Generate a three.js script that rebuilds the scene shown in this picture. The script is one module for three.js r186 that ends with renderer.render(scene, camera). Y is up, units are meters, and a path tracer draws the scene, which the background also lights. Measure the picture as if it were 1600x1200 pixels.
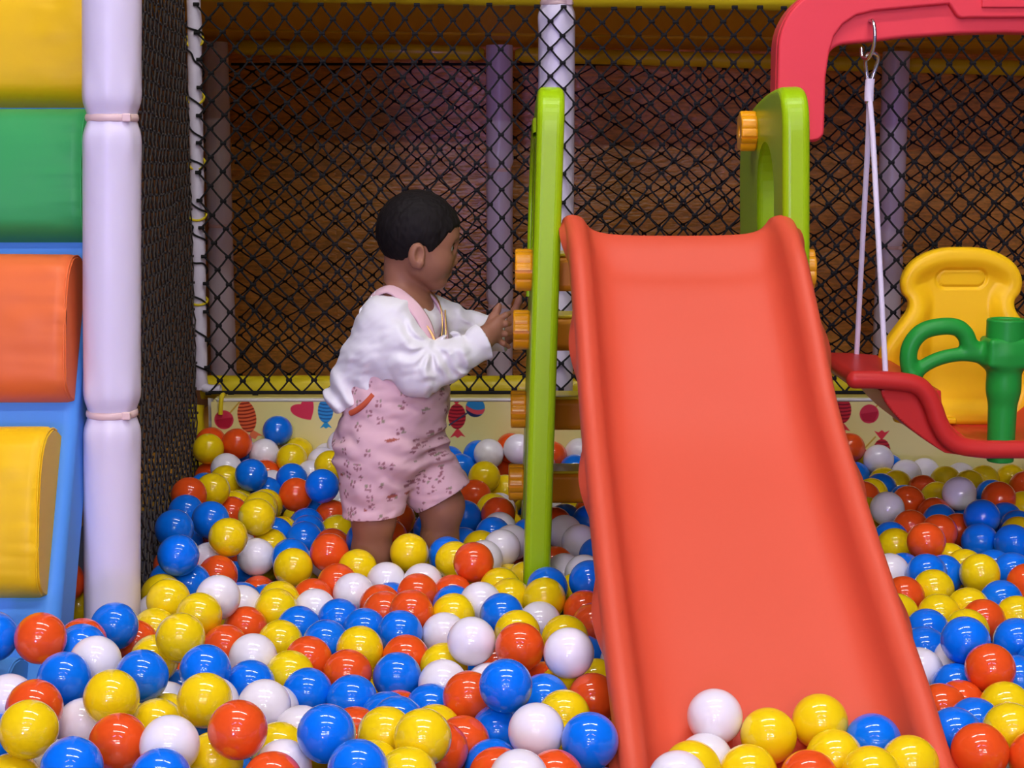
import * as THREE from 'three';
import { RoundedBoxGeometry } from 'three/addons/geometries/RoundedBoxGeometry.js';
import { RectAreaLightUniformsLib } from 'three/addons/lights/RectAreaLightUniformsLib.js';
import { mergeGeometries } from 'three/addons/utils/BufferGeometryUtils.js';

// ------------------------------------------------------------------ camera, light, exposure
const scene = new THREE.Scene();
scene.background = new THREE.Color(0x0b0a0c);
const camera = new THREE.PerspectiveCamera(2 * Math.atan(600 / 2500) * 180 / Math.PI, 4 / 3, 0.05, 60);
camera.position.set(0, 0.89, 0);
camera.rotation.x = -Math.atan(379 / 2500);
const renderer = new THREE.WebGLRenderer({ antialias: true });
renderer.toneMapping = THREE.LinearToneMapping;
renderer.toneMappingExposure = 1.1;
renderer.shadowMap.enabled = true;
renderer.shadowMap.type = THREE.PCFSoftShadowMap;
RectAreaLightUniformsLib.init();
// the hall's lamps: [x, y, z, length, width, turn, colour, light, glow, kind]
const WHITE_LIGHT = new THREE.Color().setRGB(1.0, 0.985, 0.955), VIOLET_LIGHT = new THREE.Color().setRGB(0.54, 0.32, 1.0);
const LAMPS = [
  [-0.55, 3.02, -1.95, 1.15, 0.17, 0, WHITE_LIGHT, 14, 15, 'tube'], [0.75, 3.02, -1.95, 1.15, 0.17, 0, WHITE_LIGHT, 14, 15, 'tube'],
  [-0.45, 3.02, -0.45, 1.15, 0.17, 0, WHITE_LIGHT, 16, 15, 'tube'], [0.85, 3.02, -0.45, 1.15, 0.17, 0, WHITE_LIGHT, 16, 15, 'tube'],
  [-0.70, 3.02, 3.6, 1.15, 0.16, 0, WHITE_LIGHT, 90, 14, 'tube'], [0.95, 3.02, 3.6, 1.15, 0.16, 0, WHITE_LIGHT, 90, 14, 'tube'],
  [-1.6, 3.02, 6.3, 1.15, 0.14, 0, WHITE_LIGHT, 290, 14, 'tube'], [0.0, 3.02, 6.3, 1.15, 0.14, 0, WHITE_LIGHT, 290, 14, 'tube'], [1.6, 3.02, 6.3, 1.15, 0.14, 0, WHITE_LIGHT, 290, 14, 'tube'],
  [-0.75, 3.0, 1.0, 1.2, 0.06, 0.55, VIOLET_LIGHT, 70, 9, 'neon'], [0.95, 3.0, 1.0, 1.2, 0.06, -0.55, VIOLET_LIGHT, 70, 9, 'neon'],
];

// ------------------------------------------------------------------ helpers
const hyp = (a, b, c = 0) => Math.sqrt(a * a + b * b + c * c);
let seedState = 20240611;
const rnd = () => { seedState = (seedState * 1664525 + 1013904223) >>> 0; return seedState / 4294967296; };
const V = (x, y, z) => new THREE.Vector3(x, y, z);
const used = {};
const numbered = n => { used[n] = (used[n] ?? -1) + 1; return used[n] ? `${n}_${String(used[n]).padStart(3, '0')}` : n; };
const shade = o => { o.traverse(c => { if (c.isMesh) { c.castShadow = true; c.receiveShadow = true; } }); return o; };
function tag(o, label, category, group) { o.userData = { label, category }; if (group) o.userData.group = group; return o; }
function thing(name, label, category, pos = [0, 0, 0], group) {
  const g = new THREE.Group(); g.name = numbered(name); g.position.set(...pos); tag(g, label, category, group); scene.add(g); return g;
}
function part(name, geo, mat, parent, label) {
  const m = new THREE.Mesh(geo, mat); m.name = name; m.castShadow = m.receiveShadow = true; if (label) m.userData.label = label; parent.add(m); return m;
}
function struct(name, geo, mat, label, category) {
  const m = part(name, geo, mat, scene); m.userData = { kind: 'structure', label, category }; return m;
}
const box = (w, h, d, x, y, z) => new THREE.BoxGeometry(w, h, d).translate(x, y, z);
const rbox = (w, h, d, r, x = 0, y = 0, z = 0) => new RoundedBoxGeometry(w, h, d, 3, r).translate(x, y, z);
const lin = (r, g, b) => new THREE.Color().setRGB(r, g, b);
const std = (c, roughness = 0.5, o = {}) => new THREE.MeshStandardMaterial({ color: c, roughness, ...o });
const phy = (c, roughness = 0.5, o = {}) => new THREE.MeshPhysicalMaterial({ color: c, roughness, specularIntensity: 0.45, ...o });
const tubeOf = (pts, r, n = 24, s = 8, closed = false) => new THREE.TubeGeometry(new THREE.CatmullRomCurve3(pts.map(p => V(...p)), closed), n, r, s, closed);
const smooth = (a, b, x) => { const t = Math.min(1, Math.max(0, (x - a) / (b - a))); return t * t * (3 - 2 * t); };
const lerpTable = (t, x) => { if (x <= t[0][0]) return t[0][1]; for (let i = 1; i < t.length; i++) if (x <= t[i][0]) { const f = (x - t[i - 1][0]) / (t[i][0] - t[i - 1][0]); return t[i - 1][1] + f * (t[i][1] - t[i - 1][1]); } return t[t.length - 1][1]; };
// value noise
const hash3 = (x, y, z) => { let h = (x * 374761393 + y * 668265263 + z * 2147483647) | 0; h = Math.imul(h ^ (h >>> 13), 1274126177); return ((h ^ (h >>> 16)) >>> 0) / 4294967296; };
function noise(x, y, z) {
  const X = Math.floor(x), Y = Math.floor(y), Z = Math.floor(z), f = t => t * t * (3 - 2 * t);
  const u = f(x - X), v = f(y - Y), w = f(z - Z), L = (a, b, t) => a + (b - a) * t;
  const h = (i, j, k) => hash3(X + i, Y + j, Z + k);
  return L(L(L(h(0, 0, 0), h(1, 0, 0), u), L(h(0, 1, 0), h(1, 1, 0), u), v), L(L(h(0, 0, 1), h(1, 0, 1), u), L(h(0, 1, 1), h(1, 1, 1), u), v), w) * 2 - 1;
}
function dataTexture(n, fn, srgb) {
  const d = new Uint8Array(n * n * 4);
  for (let j = 0; j < n; j++) for (let i = 0; i < n; i++) { const c = fn(i / n, j / n), k = (j * n + i) * 4; for (let q = 0; q < 3; q++) d[k + q] = Math.max(0, Math.min(255, (Array.isArray(c) ? c[q] : c) * 255)); d[k + 3] = 255; }
  const t = new THREE.DataTexture(d, n, n); t.wrapS = t.wrapT = THREE.RepeatWrapping; t.magFilter = THREE.LinearFilter; if (srgb) t.colorSpace = THREE.SRGBColorSpace; t.needsUpdate = true; return t;
}
// grid surface from fn(u, v) with u along, v around; closed in v when wrap
function gridSurface(nu, nv, fn, wrap) {
  const pos = [], idx = [], uv = [], cols = nv + 1;
  for (let i = 0; i <= nu; i++) for (let j = 0; j <= nv; j++) { const p = fn(i / nu, wrap && j === nv ? 0 : j / nv); pos.push(p[0], p[1], p[2]); uv.push(i / nu, j / nv); }
  for (let i = 0; i < nu; i++) for (let j = 0; j < nv; j++) { const a = i * cols + j, b = a + cols; idx.push(a, b, a + 1, b, b + 1, a + 1); }
  const g = new THREE.BufferGeometry(); g.setAttribute('position', new THREE.Float32BufferAttribute(pos, 3)); g.setAttribute('uv', new THREE.Float32BufferAttribute(uv, 2)); g.setIndex(idx); g.computeVertexNormals();
  if (wrap) { const n = g.attributes.normal; for (let i = 0; i <= nu; i++) { const a = i * cols, b = a + nv, m = V(n.getX(a) + n.getX(b), n.getY(a) + n.getY(b), n.getZ(a) + n.getZ(b)).normalize(); n.setXYZ(a, m.x, m.y, m.z); n.setXYZ(b, m.x, m.y, m.z); } }
  return g;
}
// ---- signed-distance modelling: primitives joined with a smooth minimum, meshed with surface nets
function cap(a, b, ra, rb = ra, k = 0.012, op = 'add') {
  const bx = b[0] - a[0], by = b[1] - a[1], bz = b[2] - a[2], l2 = bx * bx + by * by + bz * bz || 1e-9;
  return { k, op, c: [(a[0] + b[0]) / 2, (a[1] + b[1]) / 2, (a[2] + b[2]) / 2], R: Math.sqrt(l2) / 2 + Math.max(ra, rb), f: (x, y, z) => { const px = x - a[0], py = y - a[1], pz = z - a[2], t = Math.min(1, Math.max(0, (px * bx + py * by + pz * bz) / l2)); return hyp(px - bx * t, py - by * t, pz - bz * t) - (ra + (rb - ra) * t); } };
}
function ell(c, r, k = 0.012, op = 'add', frame) {
  const R = Math.max(...r);
  const w = frame ? frame.out(c) : c;
  return { k, op, c: w, R, f: (x, y, z) => { if (frame) [x, y, z] = frame.in(x, y, z); const a = (x - c[0]) / r[0], b = (y - c[1]) / r[1], d = (z - c[2]) / r[2], k0 = hyp(a, b, d), k1 = hyp(a / r[0], b / r[1], d / r[2]); return k1 < 1e-6 ? -Math.min(...r) : k0 * (k0 - 1) / k1; } };
}
const chain = (pts, k = 0.01) => pts.slice(1).map((p, i) => cap(pts[i].slice(0, 3), p.slice(0, 3), pts[i][3], p[3], k));
function field(prims) {
  return (x, y, z) => {
    let d = 1;
    for (const p of prims) {
      const far = hyp(x - p.c[0], y - p.c[1], z - p.c[2]) - p.R;
      if (p.op === 'add') { if (far > d + p.k) continue; const e = p.f(x, y, z), h = Math.max(p.k - Math.abs(d - e), 0) / p.k; d = Math.min(d, e) - h * h * p.k * 0.25; }
      else { if (far > -d + p.k) continue; const e = -p.f(x, y, z), h = Math.max(p.k - Math.abs(d - e), 0) / p.k; d = Math.max(d, e) + h * h * p.k * 0.25; }
    }
    return d;
  };
}
function netsMesh(fn, lo, hi, cell, colorFn) {
  const n = [0, 1, 2].map(i => Math.ceil((hi[i] - lo[i]) / cell) + 1), [nx, ny, nz] = n;
  const val = new Float32Array(nx * ny * nz), B = 6, at = (i, j, k) => i + nx * (j + ny * k);
  for (let k0 = 0; k0 < nz; k0 += B) for (let j0 = 0; j0 < ny; j0 += B) for (let i0 = 0; i0 < nx; i0 += B) {
    const c = fn(lo[0] + (i0 + B / 2) * cell, lo[1] + (j0 + B / 2) * cell, lo[2] + (k0 + B / 2) * cell), skip = Math.abs(c) > B * cell * 1.35;
    for (let k = k0; k < Math.min(k0 + B, nz); k++) for (let j = j0; j < Math.min(j0 + B, ny); j++) for (let i = i0; i < Math.min(i0 + B, nx); i++) val[at(i, j, k)] = skip ? c : fn(lo[0] + i * cell, lo[1] + j * cell, lo[2] + k * cell);
  }
  const vid = new Int32Array(nx * ny * nz).fill(-1), pos = [], idx = [];
  const corner = [[0, 0, 0], [1, 0, 0], [0, 1, 0], [1, 1, 0], [0, 0, 1], [1, 0, 1], [0, 1, 1], [1, 1, 1]], edges = [[0, 1], [2, 3], [4, 5], [6, 7], [0, 2], [1, 3], [4, 6], [5, 7], [0, 4], [1, 5], [2, 6], [3, 7]];
  for (let k = 0; k < nz - 1; k++) for (let j = 0; j < ny - 1; j++) for (let i = 0; i < nx - 1; i++) {
    const v = corner.map(c => val[at(i + c[0], j + c[1], k + c[2])]); let m = 0; for (let q = 0; q < 8; q++) if (v[q] < 0) m |= 1 << q;
    if (m === 0 || m === 255) continue;
    let sx = 0, sy = 0, sz = 0, c = 0;
    for (const [a, b] of edges) if ((v[a] < 0) !== (v[b] < 0)) { const t = v[a] / (v[a] - v[b]), A = corner[a], Bc = corner[b]; sx += A[0] + (Bc[0] - A[0]) * t; sy += A[1] + (Bc[1] - A[1]) * t; sz += A[2] + (Bc[2] - A[2]) * t; c++; }
    vid[at(i, j, k)] = pos.length / 3; pos.push(lo[0] + (i + sx / c) * cell, lo[1] + (j + sy / c) * cell, lo[2] + (k + sz / c) * cell);
  }
  const quad = (a, b, c, d, flip) => { if (a < 0 || b < 0 || c < 0 || d < 0) return; if (flip) idx.push(a, c, b, a, d, c); else idx.push(a, b, c, a, c, d); };
  for (let k = 1; k < nz - 1; k++) for (let j = 1; j < ny - 1; j++) for (let i = 1; i < nx - 1; i++) {
    const s = val[at(i, j, k)] < 0;
    if (s !== val[at(i + 1, j, k)] < 0) quad(vid[at(i, j - 1, k - 1)], vid[at(i, j, k - 1)], vid[at(i, j, k)], vid[at(i, j - 1, k)], !s);
    if (s !== val[at(i, j + 1, k)] < 0) quad(vid[at(i - 1, j, k - 1)], vid[at(i - 1, j, k)], vid[at(i, j, k)], vid[at(i, j, k - 1)], !s);
    if (s !== val[at(i, j, k + 1)] < 0) quad(vid[at(i - 1, j - 1, k)], vid[at(i, j - 1, k)], vid[at(i, j, k)], vid[at(i - 1, j, k)], !s);
  }
  const nor = [], col = [], e = cell * 0.5;
  for (let q = 0; q < pos.length; q += 3) {
    const [x, y, z] = [pos[q], pos[q + 1], pos[q + 2]], g = V(fn(x + e, y, z) - fn(x - e, y, z), fn(x, y + e, z) - fn(x, y - e, z), fn(x, y, z + e) - fn(x, y, z - e)).normalize();
    nor.push(g.x, g.y, g.z); if (colorFn) col.push(...colorFn(x, y, z, g));
  }
  const g = new THREE.BufferGeometry(); g.setAttribute('position', new THREE.Float32BufferAttribute(pos, 3)); g.setAttribute('normal', new THREE.Float32BufferAttribute(nor, 3)); if (colorFn) g.setAttribute('color', new THREE.Float32BufferAttribute(col, 3)); g.setIndex(idx); return g;
}

// ------------------------------------------------------------------ the hall
const grain = dataTexture(256, (u, v) => 0.5 + 0.22 * noise(u * 220, v * 30, 1) + 0.18 * noise(u * 60, v * 160, 5));
const M = {
  hallWall: std(lin(0.13, 0.115, 0.135), 0.8), hallCeil: std(lin(0.20, 0.195, 0.205), 0.9), hallFloor: std(lin(0.10, 0.12, 0.20), 0.6),
  white: phy(lin(0.74, 0.68, 0.78), 0.33, { clearcoat: 0.25, clearcoatRoughness: 0.3 }),
  tie: phy(lin(0.80, 0.58, 0.52), 0.35),
  twine: std(lin(0.0045, 0.0035, 0.0045), 0.9), brownTwine: std(lin(0.055, 0.043, 0.036), 0.8), yellowPad: phy(lin(0.80, 0.62, 0.015), 0.42, { clearcoat: 0.2 }),
  deck: phy(lin(0.74, 0.44, 0.02), 0.55),
  blueVinyl: phy(lin(0.085, 0.30, 0.78), 0.5), yellowVinyl: phy(lin(0.86, 0.52, 0.006), 0.45), greenVinyl: phy(lin(0.045, 0.38, 0.10), 0.45), orangeVinyl: phy(lin(0.80, 0.165, 0.042), 0.45), deepBlue: phy(lin(0.02, 0.10, 0.50), 0.45),
  slide: phy(lin(0.68, 0.088, 0.040), 0.46), beam: phy(lin(0.84, 0.055, 0.072), 0.42), seat: phy(lin(0.60, 0.030, 0.024), 0.36),
  lime: phy(lin(0.34, 0.56, 0.003), 0.32, { clearcoat: 0.2, clearcoatRoughness: 0.3 }), amber: phy(lin(0.88, 0.36, 0.006), 0.3, { clearcoat: 0.4, clearcoatRoughness: 0.2 }), rung: phy(lin(0.80, 0.30, 0.008), 0.4),
  seatYellow: phy(lin(0.95, 0.56, 0.008), 0.36), handleGreen: phy(lin(0.018, 0.30, 0.035), 0.38), steel: std(lin(0.75, 0.74, 0.76), 0.25, { metalness: 1 }), rope: std(lin(0.76, 0.68, 0.78), 0.8),
};
struct('floor', box(11, 0.1, 13, 0, -0.05, 1.0), M.hallFloor, 'dark blue floor of the play hall under the balls', 'floor');
struct('ceiling', box(11, 0.1, 13, 0, 3.15, 1.0), M.hallCeil, 'pale ceiling of the play hall', 'ceiling');
struct('wall_left', box(0.1, 3.2, 13, -5.05, 1.55, 1.0), M.hallWall, 'plain side wall of the play hall beyond the ladder', 'wall');
struct('wall_right', box(0.1, 3.2, 13, 5.05, 1.55, 1.0), M.hallWall, 'plain side wall of the play hall beyond the swing', 'wall');
struct('wall_front', box(11, 3.2, 0.1, 0, 1.55, 7.05), M.hallWall, 'plain wall of the play hall facing the ball pit', 'wall');
{ // brown vinyl-papered back wall with fine streaks
  const t = dataTexture(512, (u, v) => { const a = 0.5 + 0.28 * noise(u * 40, v * 260, 2) + 0.16 * noise(u * 160, v * 420, 7) + 0.12 * noise(u * 7, v * 9, 3), s = 0.78 + 0.4 * a; return [0.93 * s, 0.65 * s, 0.27 * s]; }, true);
  t.repeat.set(9, 2.7);
  const b = dataTexture(512, (u, v) => 0.5 + 0.3 * noise(u * 40, v * 260, 2) + 0.2 * noise(u * 160, v * 420, 7)); b.repeat.set(9, 2.7);
  struct('wall_back', box(11, 3.2, 0.1, 0, 1.55, -5.62), phy(0xffffff, 0.3, { specularIntensity: 1, map: t, bumpMap: b, bumpScale: 0.002 }), 'brown streaky vinyl wall behind the two layers of netting', 'wall');
}
struct('floor_mat', box(5.4, 0.03, 1.75, 1.0, 0.012, -4.68), std(lin(0.80, 0.42, 0.04), 0.6), 'orange yellow floor mat behind the candy board', 'floor mat');
{ // lit violet screen at the far end of the hall, mirrored in the vinyl wall
  const g = thing('violet_screen', 'glowing violet screen on the far hall wall', 'screen', [-1.35, 1.0, 6.94]), c = lin(0.42, 0.30, 1.0);
  part('screen_frame', rbox(1.0, 1.0, 0.06, 0.02), std(lin(0.03, 0.03, 0.03), 0.5), g);
  part('screen', new THREE.BoxGeometry(0.9, 0.9, 0.01).translate(0, 0, -0.034), new THREE.MeshStandardMaterial({ color: lin(0.05, 0.05, 0.05), emissive: c, emissiveIntensity: 34 }), g);
  const r = new THREE.RectAreaLight(c, 34, 0.9, 0.9); r.position.set(0, 0, -0.042); g.add(r);
}
for (const [x, y, z, l, w, turn, color, power, glow, kind] of LAMPS) {
  const isTube = kind === 'tube';
  const g = thing(isTube ? 'tube_lamp' : 'neon_lamp', isTube ? (z < -1.5 ? 'white tube lamp on the ceiling above the ball pit' : z < 1 ? 'white tube lamp on the ceiling in front of the pit' : z < 5 ? 'white tube lamp half way down the hall ceiling' : 'white tube lamp at the far end of the hall ceiling') : 'violet neon lamp set slanting on the ceiling', 'lamp', [x, y, z], isTube ? (z < -1.5 ? 'tube lamps above the pit' : z < 1 ? 'tube lamps before the pit' : z < 5 ? 'tube lamps down the hall' : 'tube lamps at the far end') : 'violet neon lamps');
  g.rotation.y = turn;
  part('housing', rbox(l + 0.06, 0.06, w + 0.05, 0.012, 0, 0.06, 0), std(lin(0.6, 0.6, 0.6), 0.5), g);
  part('lamp_tube', rbox(l, 0.03, w, 0.012, 0, 0.02, 0), new THREE.MeshStandardMaterial({ color: lin(0.8, 0.8, 0.8), emissive: color, emissiveIntensity: glow, roughness: 0.4 }), g);
  const r = new THREE.RectAreaLight(color, power, l, w); r.position.set(0, 0.002, 0); r.rotation.x = -Math.PI / 2; g.add(r);
}

// ------------------------------------------------------------------ padded posts
function postSleeve(R, y0, y1, ties, seed, lean = 0) {
  return gridSurface(Math.round((y1 - y0) / 0.006), 40, (u, v) => {
    const y = y0 + (y1 - y0) * u, a = -v * Math.PI * 2; let r = R * (1 + 0.012 * noise(y * 9, Math.cos(a) * 2 + seed, Math.sin(a) * 2) + 0.006 * noise(y * 40, Math.cos(a) * 5 + seed, Math.sin(a) * 5));
    for (const t of ties) { const q = (y - t) / 0.018; r -= R * 0.17 * Math.exp(-q * q); const w = (Math.abs(y - t) - 0.03) / 0.03; r += R * 0.05 * Math.exp(-w * w) * (0.4 + Math.cos(a * 6 + seed * 3) * Math.cos(a * 2.0 + seed)); }
    return [Math.cos(a) * r + lean * y, y, Math.sin(a) * r];
  }, true);
}
function foamPost(label, x, z, R, y0, y1, ties, lean = 0, group) {
  const g = thing('padded_post', label, 'post', [x, 0, z], group);
  part('foam_sleeve', postSleeve(R, y0, y1, ties, x * 7 + 3, lean), M.white, g);
  for (const t of ties) { const ring = part('cable_tie', new THREE.TorusGeometry(R * 0.855, 0.0026, 8, 40).scale(1, 1, 2.2).rotateX(Math.PI / 2).translate(lean * t, t, 0), M.tie, g); part('tie_head', rbox(0.013, 0.012, 0.008, 0.002, lean * t + R * 0.66, t, R * 0.66), M.tie, ring); }
  part('end_cap', new THREE.CylinderGeometry(R * 0.98, R * 0.98, 0.006, 32).translate(lean * y1, y1, 0), M.white, g);
  return g;
}
foamPost('white foam padded post between the padded ladder and the side netting', -0.636, -2.44, 0.0435, 0, 1.75, [0.475, 0.925], 0.037);
foamPost('white foam padded post behind the green ladder panel', 0.103, -3.775, 0.0425, 0.30, 1.75, [0.62, 1.205]);
foamPost('dim white padded post behind the netting near the corner', -0.946, -5.2, 0.041, 0, 1.2, [0.62]);
foamPost('dim white padded post behind the netting beside the child', -0.04, -5.2, 0.043, 0, 1.19, [0.36, 0.80]);
foamPost('dim white padded post behind the swing seat', 1.225, -5.2, 0.043, 0, 1.17, [0.55]);

// ------------------------------------------------------------------ deck over the space behind the net
const TILT = -0.0157;
{
  const g = thing('play_deck', 'dark yellow padded deck overhead behind the netting', 'deck', [0, 1.20, -4.6]); g.rotation.z = TILT; g.userData.kind = 'structure';
  for (let i = 0; i < 3; i++) part('deck_board', rbox(5.6, 0.06, 0.56, 0.008, 0.9, 0.035 + (i === 1 ? 0.008 : 0), 0.52 - i * 0.57), M.deck, g);
  const f = thing('top_rail', 'padded yellow rail along the top of the front netting', 'rail', [0, 1.232, -3.80]); f.rotation.z = TILT;
  part('foam_sleeve', gridSurface(200, 24, (u, v) => { const a = v * 6.2832, r = 0.032 * (1 + 0.03 * noise(u * 60, Math.cos(a), Math.sin(a))); return [-0.72 + 3.0 * u, Math.cos(a) * r, Math.sin(a) * r]; }, true), M.yellowPad, f);
  const b = thing('back_rail', 'bright yellow padded rail high between the rear posts', 'rail', [0, 1.168, -5.27]); b.rotation.z = TILT * 1.7;
  for (const [x0, x1] of [[-0.90, -0.09], [0.01, 1.175], [1.275, 2.6]]) part('foam_sleeve', gridSurface(80, 24, (u, v) => { const a = v * 6.2832, e = Math.min(1, Math.min(u, 1 - u) * (x1 - x0) / 0.03), r = 0.024 * (0.55 + 0.45 * Math.sqrt(e)) * (1 + 0.04 * noise(u * 30, Math.cos(a) + x0, Math.sin(a))); return [x0 + (x1 - x0) * u, Math.cos(a) * r, Math.sin(a) * r]; }, true), M.yellowPad, b);
}
{ // plywood side partition
  const t = dataTexture(256, (u, v) => { const a = 0.5 + 0.3 * noise(u * 6 + 3 * noise(u * 2, v * 3, 4), v * 60, 2) + 0.15 * noise(u * 12, v * 150, 9); return [0.60 + 0.14 * a, 0.47 + 0.12 * a, 0.33 + 0.09 * a]; }, true);
  const s = struct('wall_side', box(0.03, 1.9, 2.58, -1.02, 0.95, -4.27), std(0xffffff, 0.7, { map: t }), 'plywood partition seen behind the side netting', 'wall');
}

// ------------------------------------------------------------------ netting
function stick(pos, idx, a, b, r, sides = 4) {
  const d = b.clone().sub(a).normalize(), s = Math.abs(d.y) < 0.9 ? V(0, 1, 0) : V(1, 0, 0), u = s.cross(d).normalize(), w = d.clone().cross(u), base = pos.length / 3;
  for (const p of [a, b]) for (let i = 0; i < sides; i++) { const t = (i + 0.5) / sides * 6.28319, c = Math.cos(t) * r, e = Math.sin(t) * r; pos.push(p.x + u.x * c + w.x * e, p.y + u.y * c + w.y * e, p.z + u.z * c + w.z * e); }
  for (let i = 0; i < sides; i++) { const j = (i + 1) % sides; idx.push(base + i, base + j, base + sides + i, base + j, base + sides + j, base + sides + i); }
}
function netting(name, label, at, w, h, cw, ch, r, jit, sag, mat = M.twine) {
  const g = thing(name, label, 'netting'), pos = [], idx = [], kp = [], ki = [], nodes = {}, ni = Math.floor(w / cw * 2), nj = Math.floor(h / ch * 2);
  const node = (i, j) => nodes[i * 1000 + j] ??= at(i * cw / 2 + (rnd() - 0.5) * jit + sag * noise(i * 0.11, j * 0.13, r * 900), j * ch / 2 + (rnd() - 0.5) * jit + sag * noise(i * 0.09, j * 0.1, 40 + r * 900), (rnd() - 0.5) * jit * 0.6);
  for (let i = 0; i < ni; i++) for (let j = 0; j <= nj; j++) {
    if ((i + j) % 2) continue;
    const a = node(i, j);
    for (const dj of [-1, 1]) if (j + dj >= 0 && j + dj <= nj) { const b = node(i + 1, j + dj), m = a.clone().lerp(b, 0.5); m.y -= 0.0012; stick(pos, idx, a, m, r); stick(pos, idx, m, b, r); }
    stick(kp, ki, a.clone().add(V(-r * 2.4, 0, 0)), a.clone().add(V(r * 2.4, 0, 0)), r * 1.5, 5);
  }
  const geo = (p, i) => { const q = new THREE.BufferGeometry(); q.setAttribute('position', new THREE.Float32BufferAttribute(p, 3)); q.setIndex(i); q.computeVertexNormals(); return q; };
  part('twine', geo(pos, idx), mat, g); part('knots', geo(kp, ki), mat, g).userData.kind = 'stuff';
  for (const hh of [0, h]) { const bp = []; for (let i = 0; i <= 30; i++) bp.push(at(w * i / 30, hh, 0).toArray()); part('border_rope', tubeOf(bp, r * 1.6, 60, 6), M.twine, g); }
  return g;
}
netting('front_netting', 'black diamond netting stretched behind the ball pit above the candy board', (u, v, e) => V(-0.715 + u, 0.305 + v, -3.725 + e), 2.35, 0.92, 0.0555, 0.0635, 0.0028, 0.004, 0.012);
netting('rear_netting', 'second layer of black netting between the rear posts', (u, v, e) => V(-0.92 + u, 0.05 + v, -5.34 + e), 3.4, 1.09, 0.082, 0.062, 0.0031, 0.010, 0.03);
netting('side_netting', 'dark brown netting along the side between padded post and corner pole', (u, v, e) => V(-0.610 - 0.104 * u + e - 0.004 * Math.sin(u * 2.5), 0.04 + v, -2.50 - 0.994 * u), 1.21, 1.25, 0.064, 0.058, 0.0021, 0.005, 0.012, M.brownTwine);
{ // white corner pole with the nets laced round it
  const g = thing('corner_pole', 'thin white corner pole laced with black net cord', 'pole', [-0.738, 0, -3.745]);
  part('pole', gridSurface(120, 20, (u, v) => { const a = -v * 6.2832, y = 0.31 + 1.35 * u, r = 0.0165 * (1 + 0.10 * noise(y * 26, Math.cos(a), Math.sin(a))); return [Math.cos(a) * r + 0.011 * y - 0.002, y, Math.sin(a) * r]; }, true), M.white, g);
  part('pole_foot', tubeOf([[0, 0.345, 0], [0.002, 0.322, 0.003], [0.02, 0.312, 0.008], [0.05, 0.312, 0.01]], 0.011, 20, 10), M.white, g);
  const lp = []; for (let i = 0; i < 260; i++) { const t = i / 259, y = 0.34 + 1.2 * t, a = t * 95 + 1.5 * noise(t * 40, 1, 2); lp.push([Math.cos(a) * 0.0195 + 0.011 * y - 0.002, y + 0.008 * noise(t * 60, 4, 1), Math.sin(a) * 0.0195]); }
  part('lacing_cord', tubeOf(lp, 0.0023, 700, 5), M.twine, g, 'black lacing cord');
  for (const y of [0.52, 0.72, 0.84, 0.99, 1.12]) part('yellow_tie', new THREE.TorusGeometry(0.0195, 0.003, 6, 16).rotateX(1.5 + y).translate(0.011 * y - 0.002, y, 0), M.yellowPad, g, 'yellow cord tie');
}

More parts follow.
